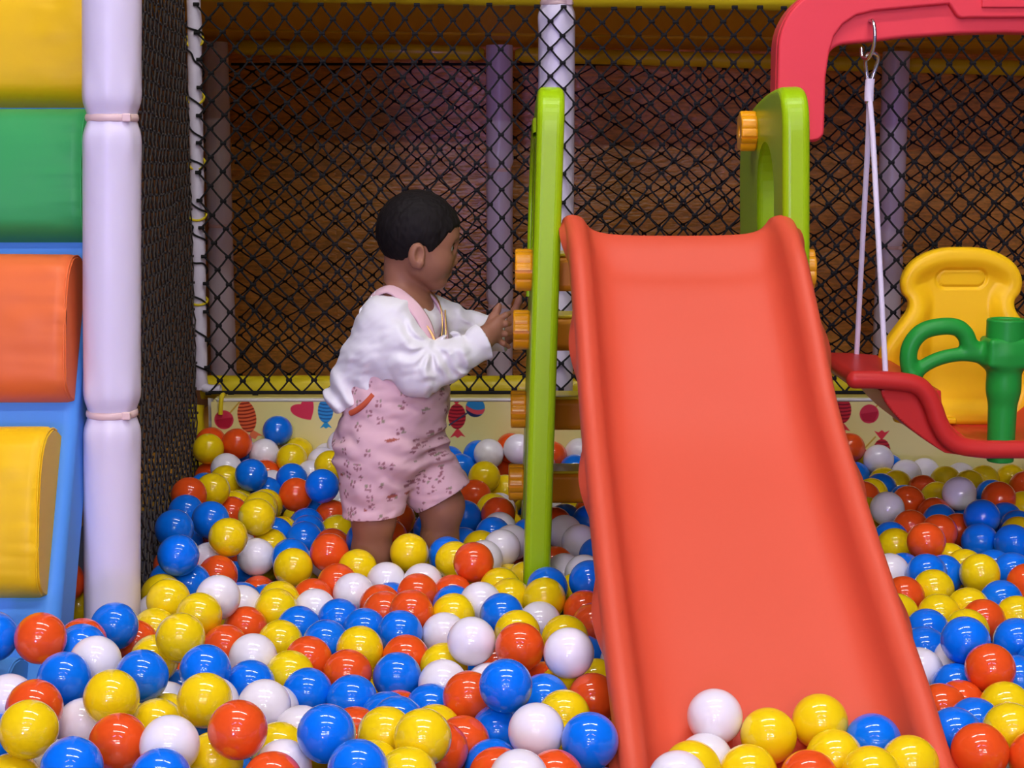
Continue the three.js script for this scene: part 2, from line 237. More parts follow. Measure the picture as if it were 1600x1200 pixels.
// ------------------------------------------------------------------ candy-print board and its yellow tube
{
  const g = thing('candy_board', 'pale yellow padded board printed with candies behind the balls', 'board', [0, 0, -3.70]);
  const cream = phy(lin(0.80, 0.70, 0.27), 0.35, { clearcoat: 0.3, clearcoatRoughness: 0.25 });
  part('padding', rbox(2.5, 0.295, 0.07, 0.014, 0.545, 0.1475, -0.036), cream, g);
  const Wm = 2.30, Hm = 0.262, S = 850, cv = document.createElement('canvas'); cv.width = 1955; cv.height = 223; const c = cv.getContext('2d');
  c.fillStyle = '#e6d98f'; c.fillRect(0, 0, cv.width, cv.height);
  const X = m => (m + 0.66 + 0.045) * S, Y = m => (Hm + 0.029 - m) * S;
  const egg = (x, y, w, h, tilt, col, stripe) => { c.save(); c.translate(X(x), Y(y)); c.rotate(tilt); c.beginPath(); c.ellipse(0, 0, w * S, h * S, 0, 0, 7); c.fillStyle = col; c.fill(); c.clip(); c.strokeStyle = stripe; c.lineWidth = 2.6; for (let k = -7; k <= 7; k++) { c.beginPath(); c.moveTo(-w * S, k * 7.2); c.quadraticCurveTo(0, k * 7.2 + 5, w * S, k * 7.2); c.stroke(); } c.restore(); };
  const fan = (x, y, a, s, col) => { c.save(); c.translate(X(x), Y(y)); c.rotate(a); c.fillStyle = col; c.beginPath(); c.moveTo(0, 0); c.lineTo(-s * S, s * S * 1.3); c.lineTo(-s * S * 0.4, s * S * 1.05); c.lineTo(0, s * S * 1.35); c.lineTo(s * S * 0.45, s * S * 1.05); c.lineTo(s * S, s * S * 1.25); c.closePath(); c.fill(); c.restore(); };
  const disc = (x, y, r, col) => { c.beginPath(); c.arc(X(x), Y(y), r * S, 0, 7); c.fillStyle = col; c.fill(); };
  const line = (x0, y0, x1, y1, w, col) => { c.strokeStyle = col; c.lineWidth = w; c.beginPath(); c.moveTo(X(x0), Y(y0)); c.lineTo(X(x1), Y(y1)); c.stroke(); };
  const lolly = (x, y) => { line(x, y, x + 0.04, y + 0.045, 3, '#c9a23c'); disc(x, y, 0.0225, '#d0364c'); c.fillStyle = '#b8213a'; c.beginPath(); c.moveTo(X(x - 0.02), Y(y)); c.lineTo(X(x + 0.021), Y(y + 0.006)); c.lineTo(X(x + 0.012), Y(y - 0.019)); c.lineTo(X(x - 0.014), Y(y - 0.017)); c.fill(); };
  const orangeCandy = (x, y) => { fan(x + 0.010, y - 0.030, -0.35, 0.019, '#ee7a4a'); egg(x, y, 0.0215, 0.038, -0.15, '#e8683c', '#8c2a1c'); };
  const heart = (x, y) => { c.fillStyle = '#d8344e'; c.save(); c.translate(X(x), Y(y)); c.rotate(-0.55); c.beginPath(); c.moveTo(0, 24); c.bezierCurveTo(-38, -4, -26, -32, 0, -13); c.bezierCurveTo(26, -32, 38, -4, 0, 24); c.fill(); c.restore(); };
  const blueCandy = (x, y) => { fan(x, y - 0.024, 0, 0.014, '#1f8fc0'); fan(x, y + 0.024, Math.PI, 0.014, '#1f8fc0'); egg(x, y, 0.018, 0.029, 0.05, '#2a8fce', '#155a92'); };
  const redCandy = (x, y) => { fan(x + 0.001, y - 0.027, -0.02, 0.018, '#e03a44'); fan(x - 0.001, y + 0.027, Math.PI, 0.018, '#e03a44'); egg(x, y, 0.0205, 0.030, 0, '#c62a38', '#7c1626'); };
  const ballPop = (x, y) => { line(x, y, x - 0.062, y - 0.042, 3, '#3a3f5c'); disc(x, y, 0.0225, '#2a86c8'); c.save(); c.beginPath(); c.arc(X(x), Y(y), 0.0225 * S, 0, 7); c.clip(); c.lineWidth = 9; c.strokeStyle = '#e0505c'; c.beginPath(); c.moveTo(X(x - 0.03), Y(y + 0.006)); c.quadraticCurveTo(X(x), Y(y - 0.022), X(x + 0.03), Y(y - 0.004)); c.stroke(); c.lineWidth = 14; c.strokeStyle = '#242a5a'; c.beginPath(); c.moveTo(X(x - 0.03), Y(y - 0.008)); c.quadraticCurveTo(X(x), Y(y - 0.034), X(x + 0.03), Y(y - 0.022)); c.stroke(); c.restore(); };
  lolly(-0.676, 0.248); orangeCandy(-0.622, 0.256); heart(-0.487, 0.272); blueCandy(-0.437, 0.270); redCandy(-0.129, 0.256); ballPop(-0.086, 0.277);
  lolly(0.25, 0.25); orangeCandy(0.32, 0.255); heart(0.52, 0.27); blueCandy(0.60, 0.27); redCandy(0.775, 0.27); lolly(0.838, 0.262); redCandy(0.87, 0.172); lolly(0.815, 0.163); ballPop(1.05, 0.27); orangeCandy(1.2, 0.255); heart(1.4, 0.27);
  const tx = new THREE.CanvasTexture(cv); tx.colorSpace = THREE.SRGBColorSpace;
  part('printed_sheet', new THREE.PlaneGeometry(Wm, Hm).translate(0.445, 0.029 + Hm / 2 - 0.004, 0.0), phy(0xffffff, 0.32, { map: tx, clearcoat: 0.35, clearcoatRoughness: 0.2 }), g, 'cream sheet printed with red and blue candies');
  part('top_piping', tubeOf([[-0.69, 0.290, -0.004], [0.4, 0.291, -0.004], [1.78, 0.291, -0.004]], 0.0045, 60, 8), std(lin(0.66, 0.62, 0.56), 0.4), g);
  part('clear_vinyl_corner', gridSurface(12, 40, (u, v) => [-0.717 + 0.028 * Math.sin(u * 1.5), 0.02 + 0.272 * v - 0.01 * u * 0, 0.004 - 0.03 * (1 - u) + 0.003 * noise(u * 4, v * 22, 3)]), phy(lin(0.62, 0.58, 0.54), 0.18, { clearcoat: 1 }), g, 'shiny grey vinyl corner');
  const t = thing('yellow_rail', 'yellow padded rail lying along the top of the candy board', 'rail', [0, 0, -3.803]);
  part('foam_sleeve', gridSurface(240, 20, (u, v) => { const a = v * 6.2832, x = -0.745 + 2.5 * u, r = 0.029 * (1 + 0.05 * noise(x * 22, Math.cos(a), Math.sin(a))); return [x, 0.305 + Math.cos(a) * r, Math.sin(a) * r]; }, true), M.yellowPad, t);
  part('end_stub', tubeOf([[-0.755, 0.268, -0.075], [-0.757, 0.24, -0.07], [-0.755, 0.2, -0.07], [-0.755, 0.02, -0.07]], 0.02, 24, 12), M.yellowPad, g, 'yellow padded upright at the corner');
  part('tie_strap', tubeOf([[-0.680, 0.298, -0.04], [-0.679, 0.300, 0.001], [-0.681, 0.285, 0.005], [-0.683, 0.258, 0.005]], 0.0055, 16, 8), M.yellowPad, g, 'yellow tie strap');
}

// ------------------------------------------------------------------ padded climbing ladder
{
  const g = thing('padded_ladder', 'leaning blue padded ramp with coloured climbing rolls', 'climbing ramp', [0, 0.223, -2.27]); g.rotation.x = -0.4636;
  // local frame: y runs up the ramp, z points away from its face
  const faceN = (x, y) => 0.0018 * noise(x * 14, y * 9, 2);
  part('ramp', rbox(0.90, 1.75, 0.10, 0.02, -1.113, 0.62, -0.05), M.blueVinyl, g);
  const prof = [[0, -0.004], [-0.004, 0.018], [0.03, 0.042], [0.12, 0.058], [0.30, 0.074], [0.50, 0.087], [0.70, 0.093], [0.85, 0.085], [0.95, 0.062], [1.0, 0.03], [0.995, -0.004]];
  const curve = new THREE.CatmullRomCurve3(prof.map(p => V(0, p[0], p[1])), false, 'centripetal');
  const pts = curve.getSpacedPoints(46);
  function roll(s0, len, mat, hscale, x1, label) {
    const x0 = -1.50, geo = gridSurface(90, 46, (u, v) => {
      const x = x0 + (x1 - x0) * u, p = pts[Math.round(v * 46)], e = Math.max(0, 1 - (x1 - x) / 0.016), k = 1 - 0.10 * (1 - Math.sqrt(Math.max(0, 1 - e * e)));
      const near = smooth(0.14, 0.0, x1 - x), w = 0.0016 * noise(x * 30, v * 9, s0 * 20) * (0.3 + near * 1.2) + 0.0016 * near * noise(x * 12, v * 34, s0 * 9);
      return [x, s0 + len * (0.5 + (p.y - 0.5) * (1 - (1 - k) * 0.4)), (p.z * k + (p.z > 0.01 ? w : 0)) * hscale];
    });
    const m = part('climbing_roll', geo, mat, g, label);
    const sh = new THREE.Shape(pts.map(p => new THREE.Vector2(s0 + len * (0.5 + (p.y - 0.5) * 0.96), p.z * 0.9 * hscale)));
    part('end_panel', new THREE.ShapeGeometry(sh).applyMatrix4(new THREE.Matrix4().set(0, 0, 1, x1, 1, 0, 0, 0, 0, 1, 0, 0, 0, 0, 0, 1)), mat, m);
    const sp = []; for (let k = 1; k < pts.length - 1; k++) sp.push([x1 - 0.003, s0 + len * (0.5 + (pts[k].y - 0.5) * 0.985), pts[k].z * 0.93 * hscale]);
    part('seam', tubeOf(sp, 0.0016, 60, 6), mat, m);
  }
  roll(0.006, 0.252, M.yellowVinyl, 1, -0.682, 'yellow vinyl roll'); roll(0.306, 0.229, M.orangeVinyl, 1, -0.668, 'orange vinyl roll'); roll(0.570, 0.212, M.greenVinyl, 1, -0.664, 'green vinyl roll'); roll(0.806, 0.20, M.yellowVinyl, 1, -0.664, 'upper yellow vinyl roll'); roll(1.03, 0.2, M.deepBlue, 1, -0.664, 'dark blue vinyl roll'); roll(-0.27, 0.185, M.blueVinyl, 1, -0.700, 'blue vinyl roll');
}
// low padded kerbs that hold the balls in, outside the picture
for (const [w, d, x, z, l] of [[2.7, 0.12, 0.2, -1.18, 'low blue padded kerb along the front of the pit'], [0.12, 2.4, 1.66, -2.40, 'low blue padded kerb along the swing side of the pit'], [0.12, 0.66, -1.28, -1.52, 'low blue padded kerb beside the foot of the ladder']]) tag(part(numbered('padded_kerb'), rbox(w, 0.24, d, 0.03, x, 0.12, z), M.blueVinyl, scene), l, 'kerb');

// ------------------------------------------------------------------ slide and swing frame, one moulded toy
{
  const g = thing('toddler_slide', 'red plastic slide with lime ladder panels and red swing arm', 'slide');
  const lip = [[2.685, 0.768], [2.66, 0.770], [2.615, 0.757], [2.555, 0.720], [2.495, 0.660], [2.435, 0.597], [2.36, 0.512], [2.204, 0.395], [2.027, 0.279], [1.932, 0.221], [1.827, 0.150], [1.73, 0.105], [1.64, 0.088], [1.56, 0.085]];
  const path = new THREE.CatmullRomCurve3(lip.map(([d, y]) => V(0.272 + (2.70 - d) * 0.07, y, -d)));
  const half = [[0.181, -0.062, 0.2], [0.188, -0.040, 0.2], [0.1885, -0.018, 0.1], [0.184, -0.006, 0], [0.175, 0, 0], [0.165, -0.003, 0], [0.157, -0.011, 0.1], [0.150, -0.030, 0.5], [0.141, -0.048, 0.75], [0.126, -0.060, 0.9], [0.100, -0.067, 1], [0.06, -0.070, 1], [0.0, -0.071, 1]];
  const top = []; for (let i = 0; i < half.length; i++) top.push([-half[i][0], half[i][1]]); for (let i = half.length - 2; i >= 0; i--) top.push([half[i][0], half[i][1]]);
  const topC = new THREE.CatmullRomCurve3(top.map(p => V(p[0], p[1], 0))).getSpacedPoints(72);
  const under = topC.map((p, i) => { const a = topC[Math.max(0, i - 1)], b = topC[Math.min(72, i + 1)], t = b.clone().sub(a).normalize(); return V(p.x + t.y * 0.009, p.y - Math.abs(t.x) * 0.009 - (Math.abs(t.x) < 0.3 ? 0.0 : 0), 0); }).reverse();
  const loop = [...topC, ...under], N = loop.length;
  const chute = gridSurface(110, N, (u, v) => {
    const p = path.getPointAt(u), t = path.getTangentAt(u), n = V(0, -t.z, t.y).normalize(); if (n.y < 0) n.negate();
    const q = loop[Math.round(v * N) % N], flat = smooth(0.10, 0.0, u), k = 1 - 0.52 * flat, wave = 1 + 0.05 * Math.max(0, Math.sin(u * 34)) * (Math.abs(q.x) > 0.178 && q.y < -0.03 ? 1 : 0);
    const wide = 1.005 + 0.075 * smooth(-2.70, -1.80, p.z); return [p.x + q.x * wave * wide, p.y + n.y * q.y * k, p.z + n.z * q.y * k];
  }, true);
  part('slide_chute', chute, M.slide, g, 'coral red slide chute');
  // lime side panels (shape drawn as distance from the camera side, height)
  function panelShape() {
    const s = new THREE.Shape(); s.moveTo(2.645, 0); s.lineTo(2.645, 0.90); s.bezierCurveTo(2.645, 0.955, 2.67, 0.972, 2.72, 0.968); s.bezierCurveTo(2.85, 0.965, 2.98, 0.945, 3.06, 0.925); s.bezierCurveTo(3.13, 0.90, 3.14, 0.86, 3.14, 0.80); s.lineTo(3.14, 0.45); s.lineTo(3.30, 0); s.lineTo(3.18, 0); s.lineTo(3.02, 0.20); s.bezierCurveTo(2.93, 0.36, 2.85, 0.44, 2.78, 0.44); s.bezierCurveTo(2.75, 0.44, 2.74, 0.42, 2.74, 0.38); s.lineTo(2.74, 0); s.closePath();
    const h = new THREE.Path(); h.moveTo(2.73, 0.80); h.bezierCurveTo(2.73, 0.92, 2.92, 0.92, 2.92, 0.80); h.lineTo(2.92, 0.72); h.bezierCurveTo(2.92, 0.61, 2.73, 0.61, 2.73, 0.72); h.closePath(); s.holes.push(h); return s;
  }
  const turn = new THREE.Matrix4().set(0, 0, 1, 0, 0, 1, 0, 0, -1, 0, 0, 0, 0, 0, 0, 1);
  for (const side of [-1, 1]) {
    const geo = new THREE.ExtrudeGeometry(panelShape(), { depth: 0.020, bevelEnabled: true, bevelThickness: 0.0125, bevelSize: 0.012, bevelSegments: 5, curveSegments: 20 }).translate(0, 0, -0.010).applyMatrix4(turn);
    const m = part('side_panel', geo, M.lime, g, 'lime green side panel'); m.position.set(side < 0 ? 0.0385 : 0.490, 0, -0.012); m.rotation.z = side * 0.027;
    // raised moulded rib and little lettering-like ridges on the outer face
    part('moulded_rib', tubeOf([[side * 0.0225, 0.60, -3.00], [side * 0.0225, 0.80, -3.02], [side * 0.0225, 0.885, -2.96], [side * 0.0225, 0.925, -2.80], [side * 0.0225, 0.90, -2.70]], 0.006, 40, 8), M.lime, m);
  }
  const RUNGS = [[2.755, 0.671], [2.90, 0.55], [3.03, 0.381], [3.10, 0.223]];
  function knobGeo() {
    const s = new THREE.Shape(); for (let i = 0; i <= 96; i++) { const a = i / 96 * 6.28319, r = 0.0272 + 0.0062 * Math.pow(Math.abs(Math.cos(a * 3.5)), 0.55); s[i ? 'lineTo' : 'moveTo'](Math.cos(a) * r, Math.sin(a) * r); }
    const h = new THREE.Path(); h.absellipse(0, 0, 0.014, 0.014, 0, 6.28319, true); s.holes.push(h);
    return mergeGeometries([new THREE.ExtrudeGeometry(s, { depth: 0.022, bevelEnabled: true, bevelThickness: 0.004, bevelSize: 0.0035, bevelSegments: 3, curveSegments: 24 }).translate(0, 0, 0.004), new THREE.CylinderGeometry(0.016, 0.016, 0.016, 24).toNonIndexed().rotateX(Math.PI / 2).translate(0, 0, 0.010)]).rotateY(-Math.PI / 2);
  }
  const kg = knobGeo();
  const leftX = y => 0.0385 - 0.0225 + 0.027 * y, rightX = y => 0.486 + 0.0225 - 0.027 * y;
  for (const [d, y] of RUNGS) {
    const r = part('ladder_rung', rbox(rightX(y) - leftX(y) - 0.046, 0.060, 0.085, 0.012, (leftX(y) + rightX(y)) / 2, y - 0.004, -d), M.rung, g, 'amber yellow ladder rung');
    part('tread', rbox(rightX(y) - leftX(y) - 0.05, 0.006, 0.078, 0.0025, (leftX(y) + rightX(y)) / 2, y + 0.028, -d), M.yellowPad, r);
    const a = part('screw_knob', kg, M.amber, g, 'orange fluted knob'); a.position.set(leftX(y) + 0.001, y, -d);
    const b = part('screw_knob', kg, M.amber, g, 'orange fluted knob'); b.position.set(rightX(y) - 0.001, y, -d); b.rotation.y = Math.PI;
  }
  const k = part('screw_knob', kg, M.amber, g, 'orange fluted knob fixing the swing arm'); k.position.set(0.4435, 0.908, -2.95); k.rotation.x = 0.3;
  // swing arm: an arch from the panel to a leg beyond
  const cx = 0.885;
  function arch(pts) { const s = new THREE.Shape(); pts.forEach((p, i) => i ? s.lineTo(p[0], p[1]) : s.moveTo(p[0], p[1])); for (let i = pts.length - 1; i >= 0; i--) s.lineTo(2 * cx - pts[i][0], pts[i][1]); s.closePath(); return s; }
  const arc = (x, y, r, a0, a1, n = 10) => Array.from({ length: n + 1 }, (_, i) => { const a = a0 + (a1 - a0) * i / n; return [x + r * Math.cos(a), y + r * Math.sin(a)]; });
  const outer = [[0.540, 0.895], [0.492, 0.895], ...arc(0.498, 0.913, 0.018, -1.4, -3.14, 5), ...arc(0.585, 1.055, 0.105, Math.PI, Math.PI / 2, 14), [0.70, 1.172], [cx, 1.180]];
  const inner = [[cx, 1.089], [0.80, 1.087], [0.70, 1.080], [0.645, 1.073], ...arc(0.60, 1.028, 0.041, 1.6, 3.05, 8), [0.559, 0.913], ...arc(0.545, 0.909, 0.014, 0, -1.57, 5)];
  const band = new THREE.Shape([...outer, ...inner].map(p => new THREE.Vector2(...p)));
  const mir = pts => pts.map(p => [2 * cx - p[0], p[1]]);
  const full = new THREE.Shape([...outer, ...mir(outer).reverse(), ...mir(inner).reverse(), ...inner].map(p => new THREE.Vector2(...p)));
  const arm = part('swing_arm', new THREE.ExtrudeGeometry(full, { depth: 0.050, bevelEnabled: true, bevelThickness: 0.007, bevelSize: 0.006, bevelSegments: 4, curveSegments: 8 }).translate(0, 0, -2.985), M.beam, g, 'pink red swing arm');
  const proudIn = [[cx, 1.112], [0.815, 1.112], ...arc(0.805, 1.125, 0.014, -1.57, -2.7, 4), [0.780, 1.136], [0.72, 1.131], [0.645, 1.124], [0.612, 1.116], [0.588, 1.100], [0.572, 1.078], [0.564, 1.05], [0.558, 1.0], [0.558, 0.913], ...arc(0.545, 0.909, 0.013, 0, -1.57, 5)];
  const proud = new THREE.Shape([...outer, ...mir(outer).reverse(), ...mir(proudIn).reverse(), ...proudIn].map(p => new THREE.Vector2(...p)));
  part('raised_face', new THREE.ExtrudeGeometry(proud, { depth: 0.010, bevelEnabled: true, bevelThickness: 0.006, bevelSize: 0.004, bevelSegments: 3 }).translate(0, 0, -2.932), M.beam, arm);
  part('plaque', rbox(0.10, 0.040, 0.006, 0.003, cx, 1.145, -2.914), M.beam, arm);
  part('support_leg', rbox(0.07, 0.93, 0.06, 0.014, 2 * cx - 0.516, 0.465, -2.96), M.lime, g);
  // hook on the arm
  part('hook', tubeOf([[0.640, 1.104, -2.928], [0.641, 1.100, -2.905], [0.643, 1.078, -2.896], [0.642, 1.052, -2.904], [0.636, 1.036, -2.918], [0.630, 1.040, -2.932], [0.629, 1.056, -2.938]], 0.0036, 40, 10), M.steel, arm, 'bent steel hook');
  part('hook', tubeOf(mir([[0.640, 1.104]]).map(p => [p[0], p[1], -2.928]).concat([[1.127, 1.09, -2.90], [1.127, 1.05, -2.904], [1.134, 1.036, -2.918], [1.141, 1.05, -2.934]]), 0.0036, 40, 10), M.steel, arm, 'bent steel hook');
}

// ------------------------------------------------------------------ swing seat hanging from the arm
{
  const cx = 0.885, g = thing('toddler_swing', 'red bucket swing seat with yellow backrest and green handle bar', 'swing');
  const L = [[0.612, 0.484], [0.66, 0.483], [0.715, 0.477], [0.738, 0.462], [0.753, 0.436], [0.766, 0.404], [0.783, 0.378], [0.808, 0.363], [0.85, 0.357]], Bm = [[0.85, 0.328], [0.80, 0.330], [0.755, 0.345], [0.715, 0.372], [0.688, 0.405], [0.672, 0.438], [0.664, 0.452], [0.618, 0.455], [0.604, 0.463], [0.603, 0.476]];
  const mir = p => [2 * cx - p[0], p[1]];
  const s = new THREE.Shape([...L, ...L.map(mir).reverse(), ...Bm.map(mir).reverse(), ...Bm].map(p => new THREE.Vector2(...p)));
  // the bucket: its bent section swept from back to front, edges rolled
  const sec = new THREE.SplineCurve(L.map(p => new THREE.Vector2(p[0], p[1] - 0.014))).getPoints(60).map(p => [p.x, p.y]);
  const bucket = (x, y, z) => {
    const xx = cx - Math.abs(x - cx), zm = -2.955, hz = 0.145; let d = 1;
    for (let i = 1; i < sec.length; i++) { const [ax, ay] = sec[i - 1], [bx, by] = sec[i], ex = bx - ax, ey = by - ay, t = Math.min(1, Math.max(0, ((xx - ax) * ex + (y - ay) * ey) / (ex * ex + ey * ey))); d = Math.min(d, hyp(xx - ax - ex * t, y - ay - ey * t)); }
    if (xx > 0.85) d = Math.min(d, Math.abs(y - 0.343));
    const dz = Math.abs(z - zm) - hz + 0.0165, front = smooth(0.10, 0.135, z - zm), r = 0.0085 + Math.max(0.0085 * front, 0.006 * smooth(0.755, 0.72, xx));
    const shell = hyp(d, Math.max(dz, 0)) - r;
    // outer skirt under the bend, as on a blow-moulded seat
    const sk = xx < 0.85 ? Math.max(Math.abs(z - zm) - 0.118, 0.342 - y - 0.01, y - 0.448, 0.662 + 0.30 * Math.pow(Math.max(0, 0.448 - y) / 0.118, 1.6) * 0.42 - xx, xx - 0.772 - Math.max(0, 0.40 - y) * 1.2) : 1;
    const k = 0.012, h = Math.max(k - Math.abs(shell - sk), 0) / k; return (Math.min(shell, sk) - h * h * k * 0.25) * 0.9;
  };
  part('seat', netsMesh(bucket, [0.585, 0.315, -3.125], [1.185, 0.51, -2.785], 0.004), M.seat, g, 'red bucket seat');
  // yellow backrest: blow-moulded shell with a dished face
  const out = [[0, 0.690], [0.040, 0.688], [0.078, 0.675], [0.103, 0.655], [0.116, 0.627], [0.113, 0.603], [0.102, 0.588], [0.103, 0.570], [0.118, 0.548], [0.140, 0.518], [0.154, 0.492], [0.156, 0.462], [0.150, 0.43], [0.128, 0.375], [0.115, 0.352], [0, 0.350]];
  const poly = [...out, ...out.slice(1, -1).reverse().map(p => [-p[0], p[1]])];
  const pc = new THREE.SplineCurve([...out].map(p => new THREE.Vector2(...p))).getPoints(50).map(p => [p.x, p.y]), P2 = [...pc, ...pc.slice(1, -1).reverse().map(p => [-p[0], p[1]])];
  const sd2 = (x, y) => { let d = 1e9, ins = false; for (let i = 0, j = P2.length - 1; i < P2.length; j = i++) { const [ax, ay] = P2[j], [bx, by] = P2[i], ex = bx - ax, ey = by - ay, t = Math.min(1, Math.max(0, ((x - ax) * ex + (y - ay) * ey) / (ex * ex + ey * ey + 1e-12))); d = Math.min(d, hyp(x - ax - ex * t, y - ay - ey * t)); if ((ay > y) !== (by > y) && x < ex * (y - ay) / (by - ay) + ax) ins = !ins; } return ins ? -d : d; };
  const stadium = (x, y) => hyp(Math.max(Math.abs(x) - 0.030, 0), y - 0.630) - 0.017;
  const fBack = (x, y, z) => {
    const d = sd2(x, y), inside = -d, lean = (y - 0.35) * 0.10, rim = 0.013 * smooth(0.052, 0.018, inside), st = stadium(x, y);
    let h = 0.006 + rim + 0.006 * smooth(0.60, 0.66, y); h -= 0.0035 * Math.exp(-Math.pow(st / 0.0028, 2)) + (st < 0 ? 0.001 : 0); h += 0.012 * smooth(0.06, 0.035, Math.abs(Math.abs(x) - 0.112)) * smooth(0.61, 0.54, y) * smooth(0.42, 0.50, y);
    const zz = z + lean, e = Math.max(zz - h, -zz - 0.012), r = 0.012, a = Math.max(d + r, 0), b = Math.max(e + r, 0);
    return (Math.min(Math.max(d, e) + r, 0) + hyp(a, b) - r) * 0.85;
  };
  const back = part('backrest', netsMesh(fBack, [-0.17, 0.335, -0.075], [0.17, 0.705, 0.05], 0.0035), M.seatYellow, g, 'yellow dished backrest'); back.position.set(0.862, 0, -3.045);
  part('backrest_tab', rbox(0.040, 0.012, 0.02, 0.004, 0.83, 0.362, -3.02), M.seatYellow, g);
  // green handle bar
  const zf = -2.848, loop = [[0.722, 0.462], [0.712, 0.500], [0.716, 0.530], [0.735, 0.553], [0.765, 0.562], [0.795, 0.561], [0.812, 0.548], [0.822, 0.528], [0.845, 0.514]], low = [[0.722, 0.475], [0.745, 0.494], [0.775, 0.507], [0.81, 0.512], [0.85, 0.508]];
  const prims = [];
  const bar = (pts, r, k) => { const c = new THREE.SplineCurve(pts.map(p => new THREE.Vector2(...p))).getPoints(40), segs = c.slice(1).map((p, i) => cap([c[i].x, c[i].y, zf], [p.x, p.y, zf], r)); const mid = [(pts[0][0] + pts[pts.length - 1][0]) / 2, 0.52, zf]; return { k, op: 'add', c: mid, R: 0.14, f: (x, y, z) => { let d = 1; for (const q of segs) d = Math.min(d, q.f(x, y, z)); return d; } }; };
  for (const sgn of [1, -1]) { const m = p => [sgn > 0 ? p[0] : 2 * cx - p[0], p[1]]; prims.push(bar(loop.map(m), 0.0155, 0.01), bar(low.map(m), 0.0125, 0.01)); }
  prims.push(cap([cx, 0.30, zf], [cx, 0.45, zf], 0.0235, 0.026, 0.006), cap([cx, 0.452, zf], [cx, 0.512, zf], 0.026, 0.037, 0.02));
  const hub = { k: 0.012, op: 'add', c: [cx, 0.517, zf], R: 0.08, f: (x, y, z) => { const dx = Math.abs(x - cx) - 0.030, dy = Math.abs(y - 0.517) - 0.018, dz = Math.abs(z - zf) - 0.026; return hyp(Math.max(dx, 0), Math.max(dy, 0), Math.max(dz, 0)) + Math.min(Math.max(dx, dy, dz), 0) - 0.008; } };
  prims.push(hub);
  const hf = field(prims);
  const hb = part('handle_bar', netsMesh((x, y, z) => Math.max(hf(x, y, z), 0.316 - y), [0.68, 0.30, -2.905], [1.09, 0.59, -2.79], 0.003), M.handleGreen, g, 'green handle bar with looped grips');
  part('handle_cap', new THREE.CylinderGeometry(0.0345, 0.0345, 0.034, 40, 1).translate(cx, 0.556, zf), M.handleGreen, hb);
  part('handle_cap_edge', new THREE.TorusGeometry(0.030, 0.0048, 8, 40).rotateX(Math.PI / 2).translate(cx, 0.572, zf), M.handleGreen, hb);
  part('oval_badge', new THREE.TorusGeometry(0.020, 0.0018, 8, 40).scale(1.1, 0.75, 1).translate(cx, 0.515, zf + 0.034), M.handleGreen, hb);
  // ropes, thimbles
  for (const q of [0, 1]) {
    const m = p => q ? [2 * cx - p[0], p[1], p[2]] : p, topP = [0.647, 0.975, -2.944];
    for (const [ex, ez] of [[0.671, -2.845], [0.668, -3.075]]) part('rope', tubeOf([m(topP), m([0.649 + (ex - 0.649) * 0.12, 0.915, -2.944 + (ez + 2.944) * 0.12]), m([0.649 + (ex - 0.649) * 0.5, 0.73, -2.944 + (ez + 2.944) * 0.5]), m([ex, 0.478, ez])], 0.0052, 60, 10), M.rope, g, 'thin white swing rope');
    part('rope_binding', tubeOf([m([0.648, 1.002, -2.945]), m([0.647, 0.985, -2.945]), m([0.647, 0.962, -2.945])], 0.0085, 12, 12), M.rope, g);
    part('clamp_sleeve', tubeOf([m([0.647, 0.980, -2.945]), m([0.647, 0.958, -2.945])], 0.0078, 8, 12), M.steel, g, 'crimped metal sleeve');
    part('thimble', tubeOf([[0.643, 1.000, -2.945], [0.640, 1.018, -2.944], [0.637, 1.036, -2.936], [0.642, 1.046, -2.925], [0.651, 1.046, -2.925], [0.659, 1.038, -2.936], [0.656, 1.018, -2.944], [0.651, 1.000, -2.945]].map(m), 0.0036, 48, 8), M.steel, g, 'teardrop steel thimble');
  }
}

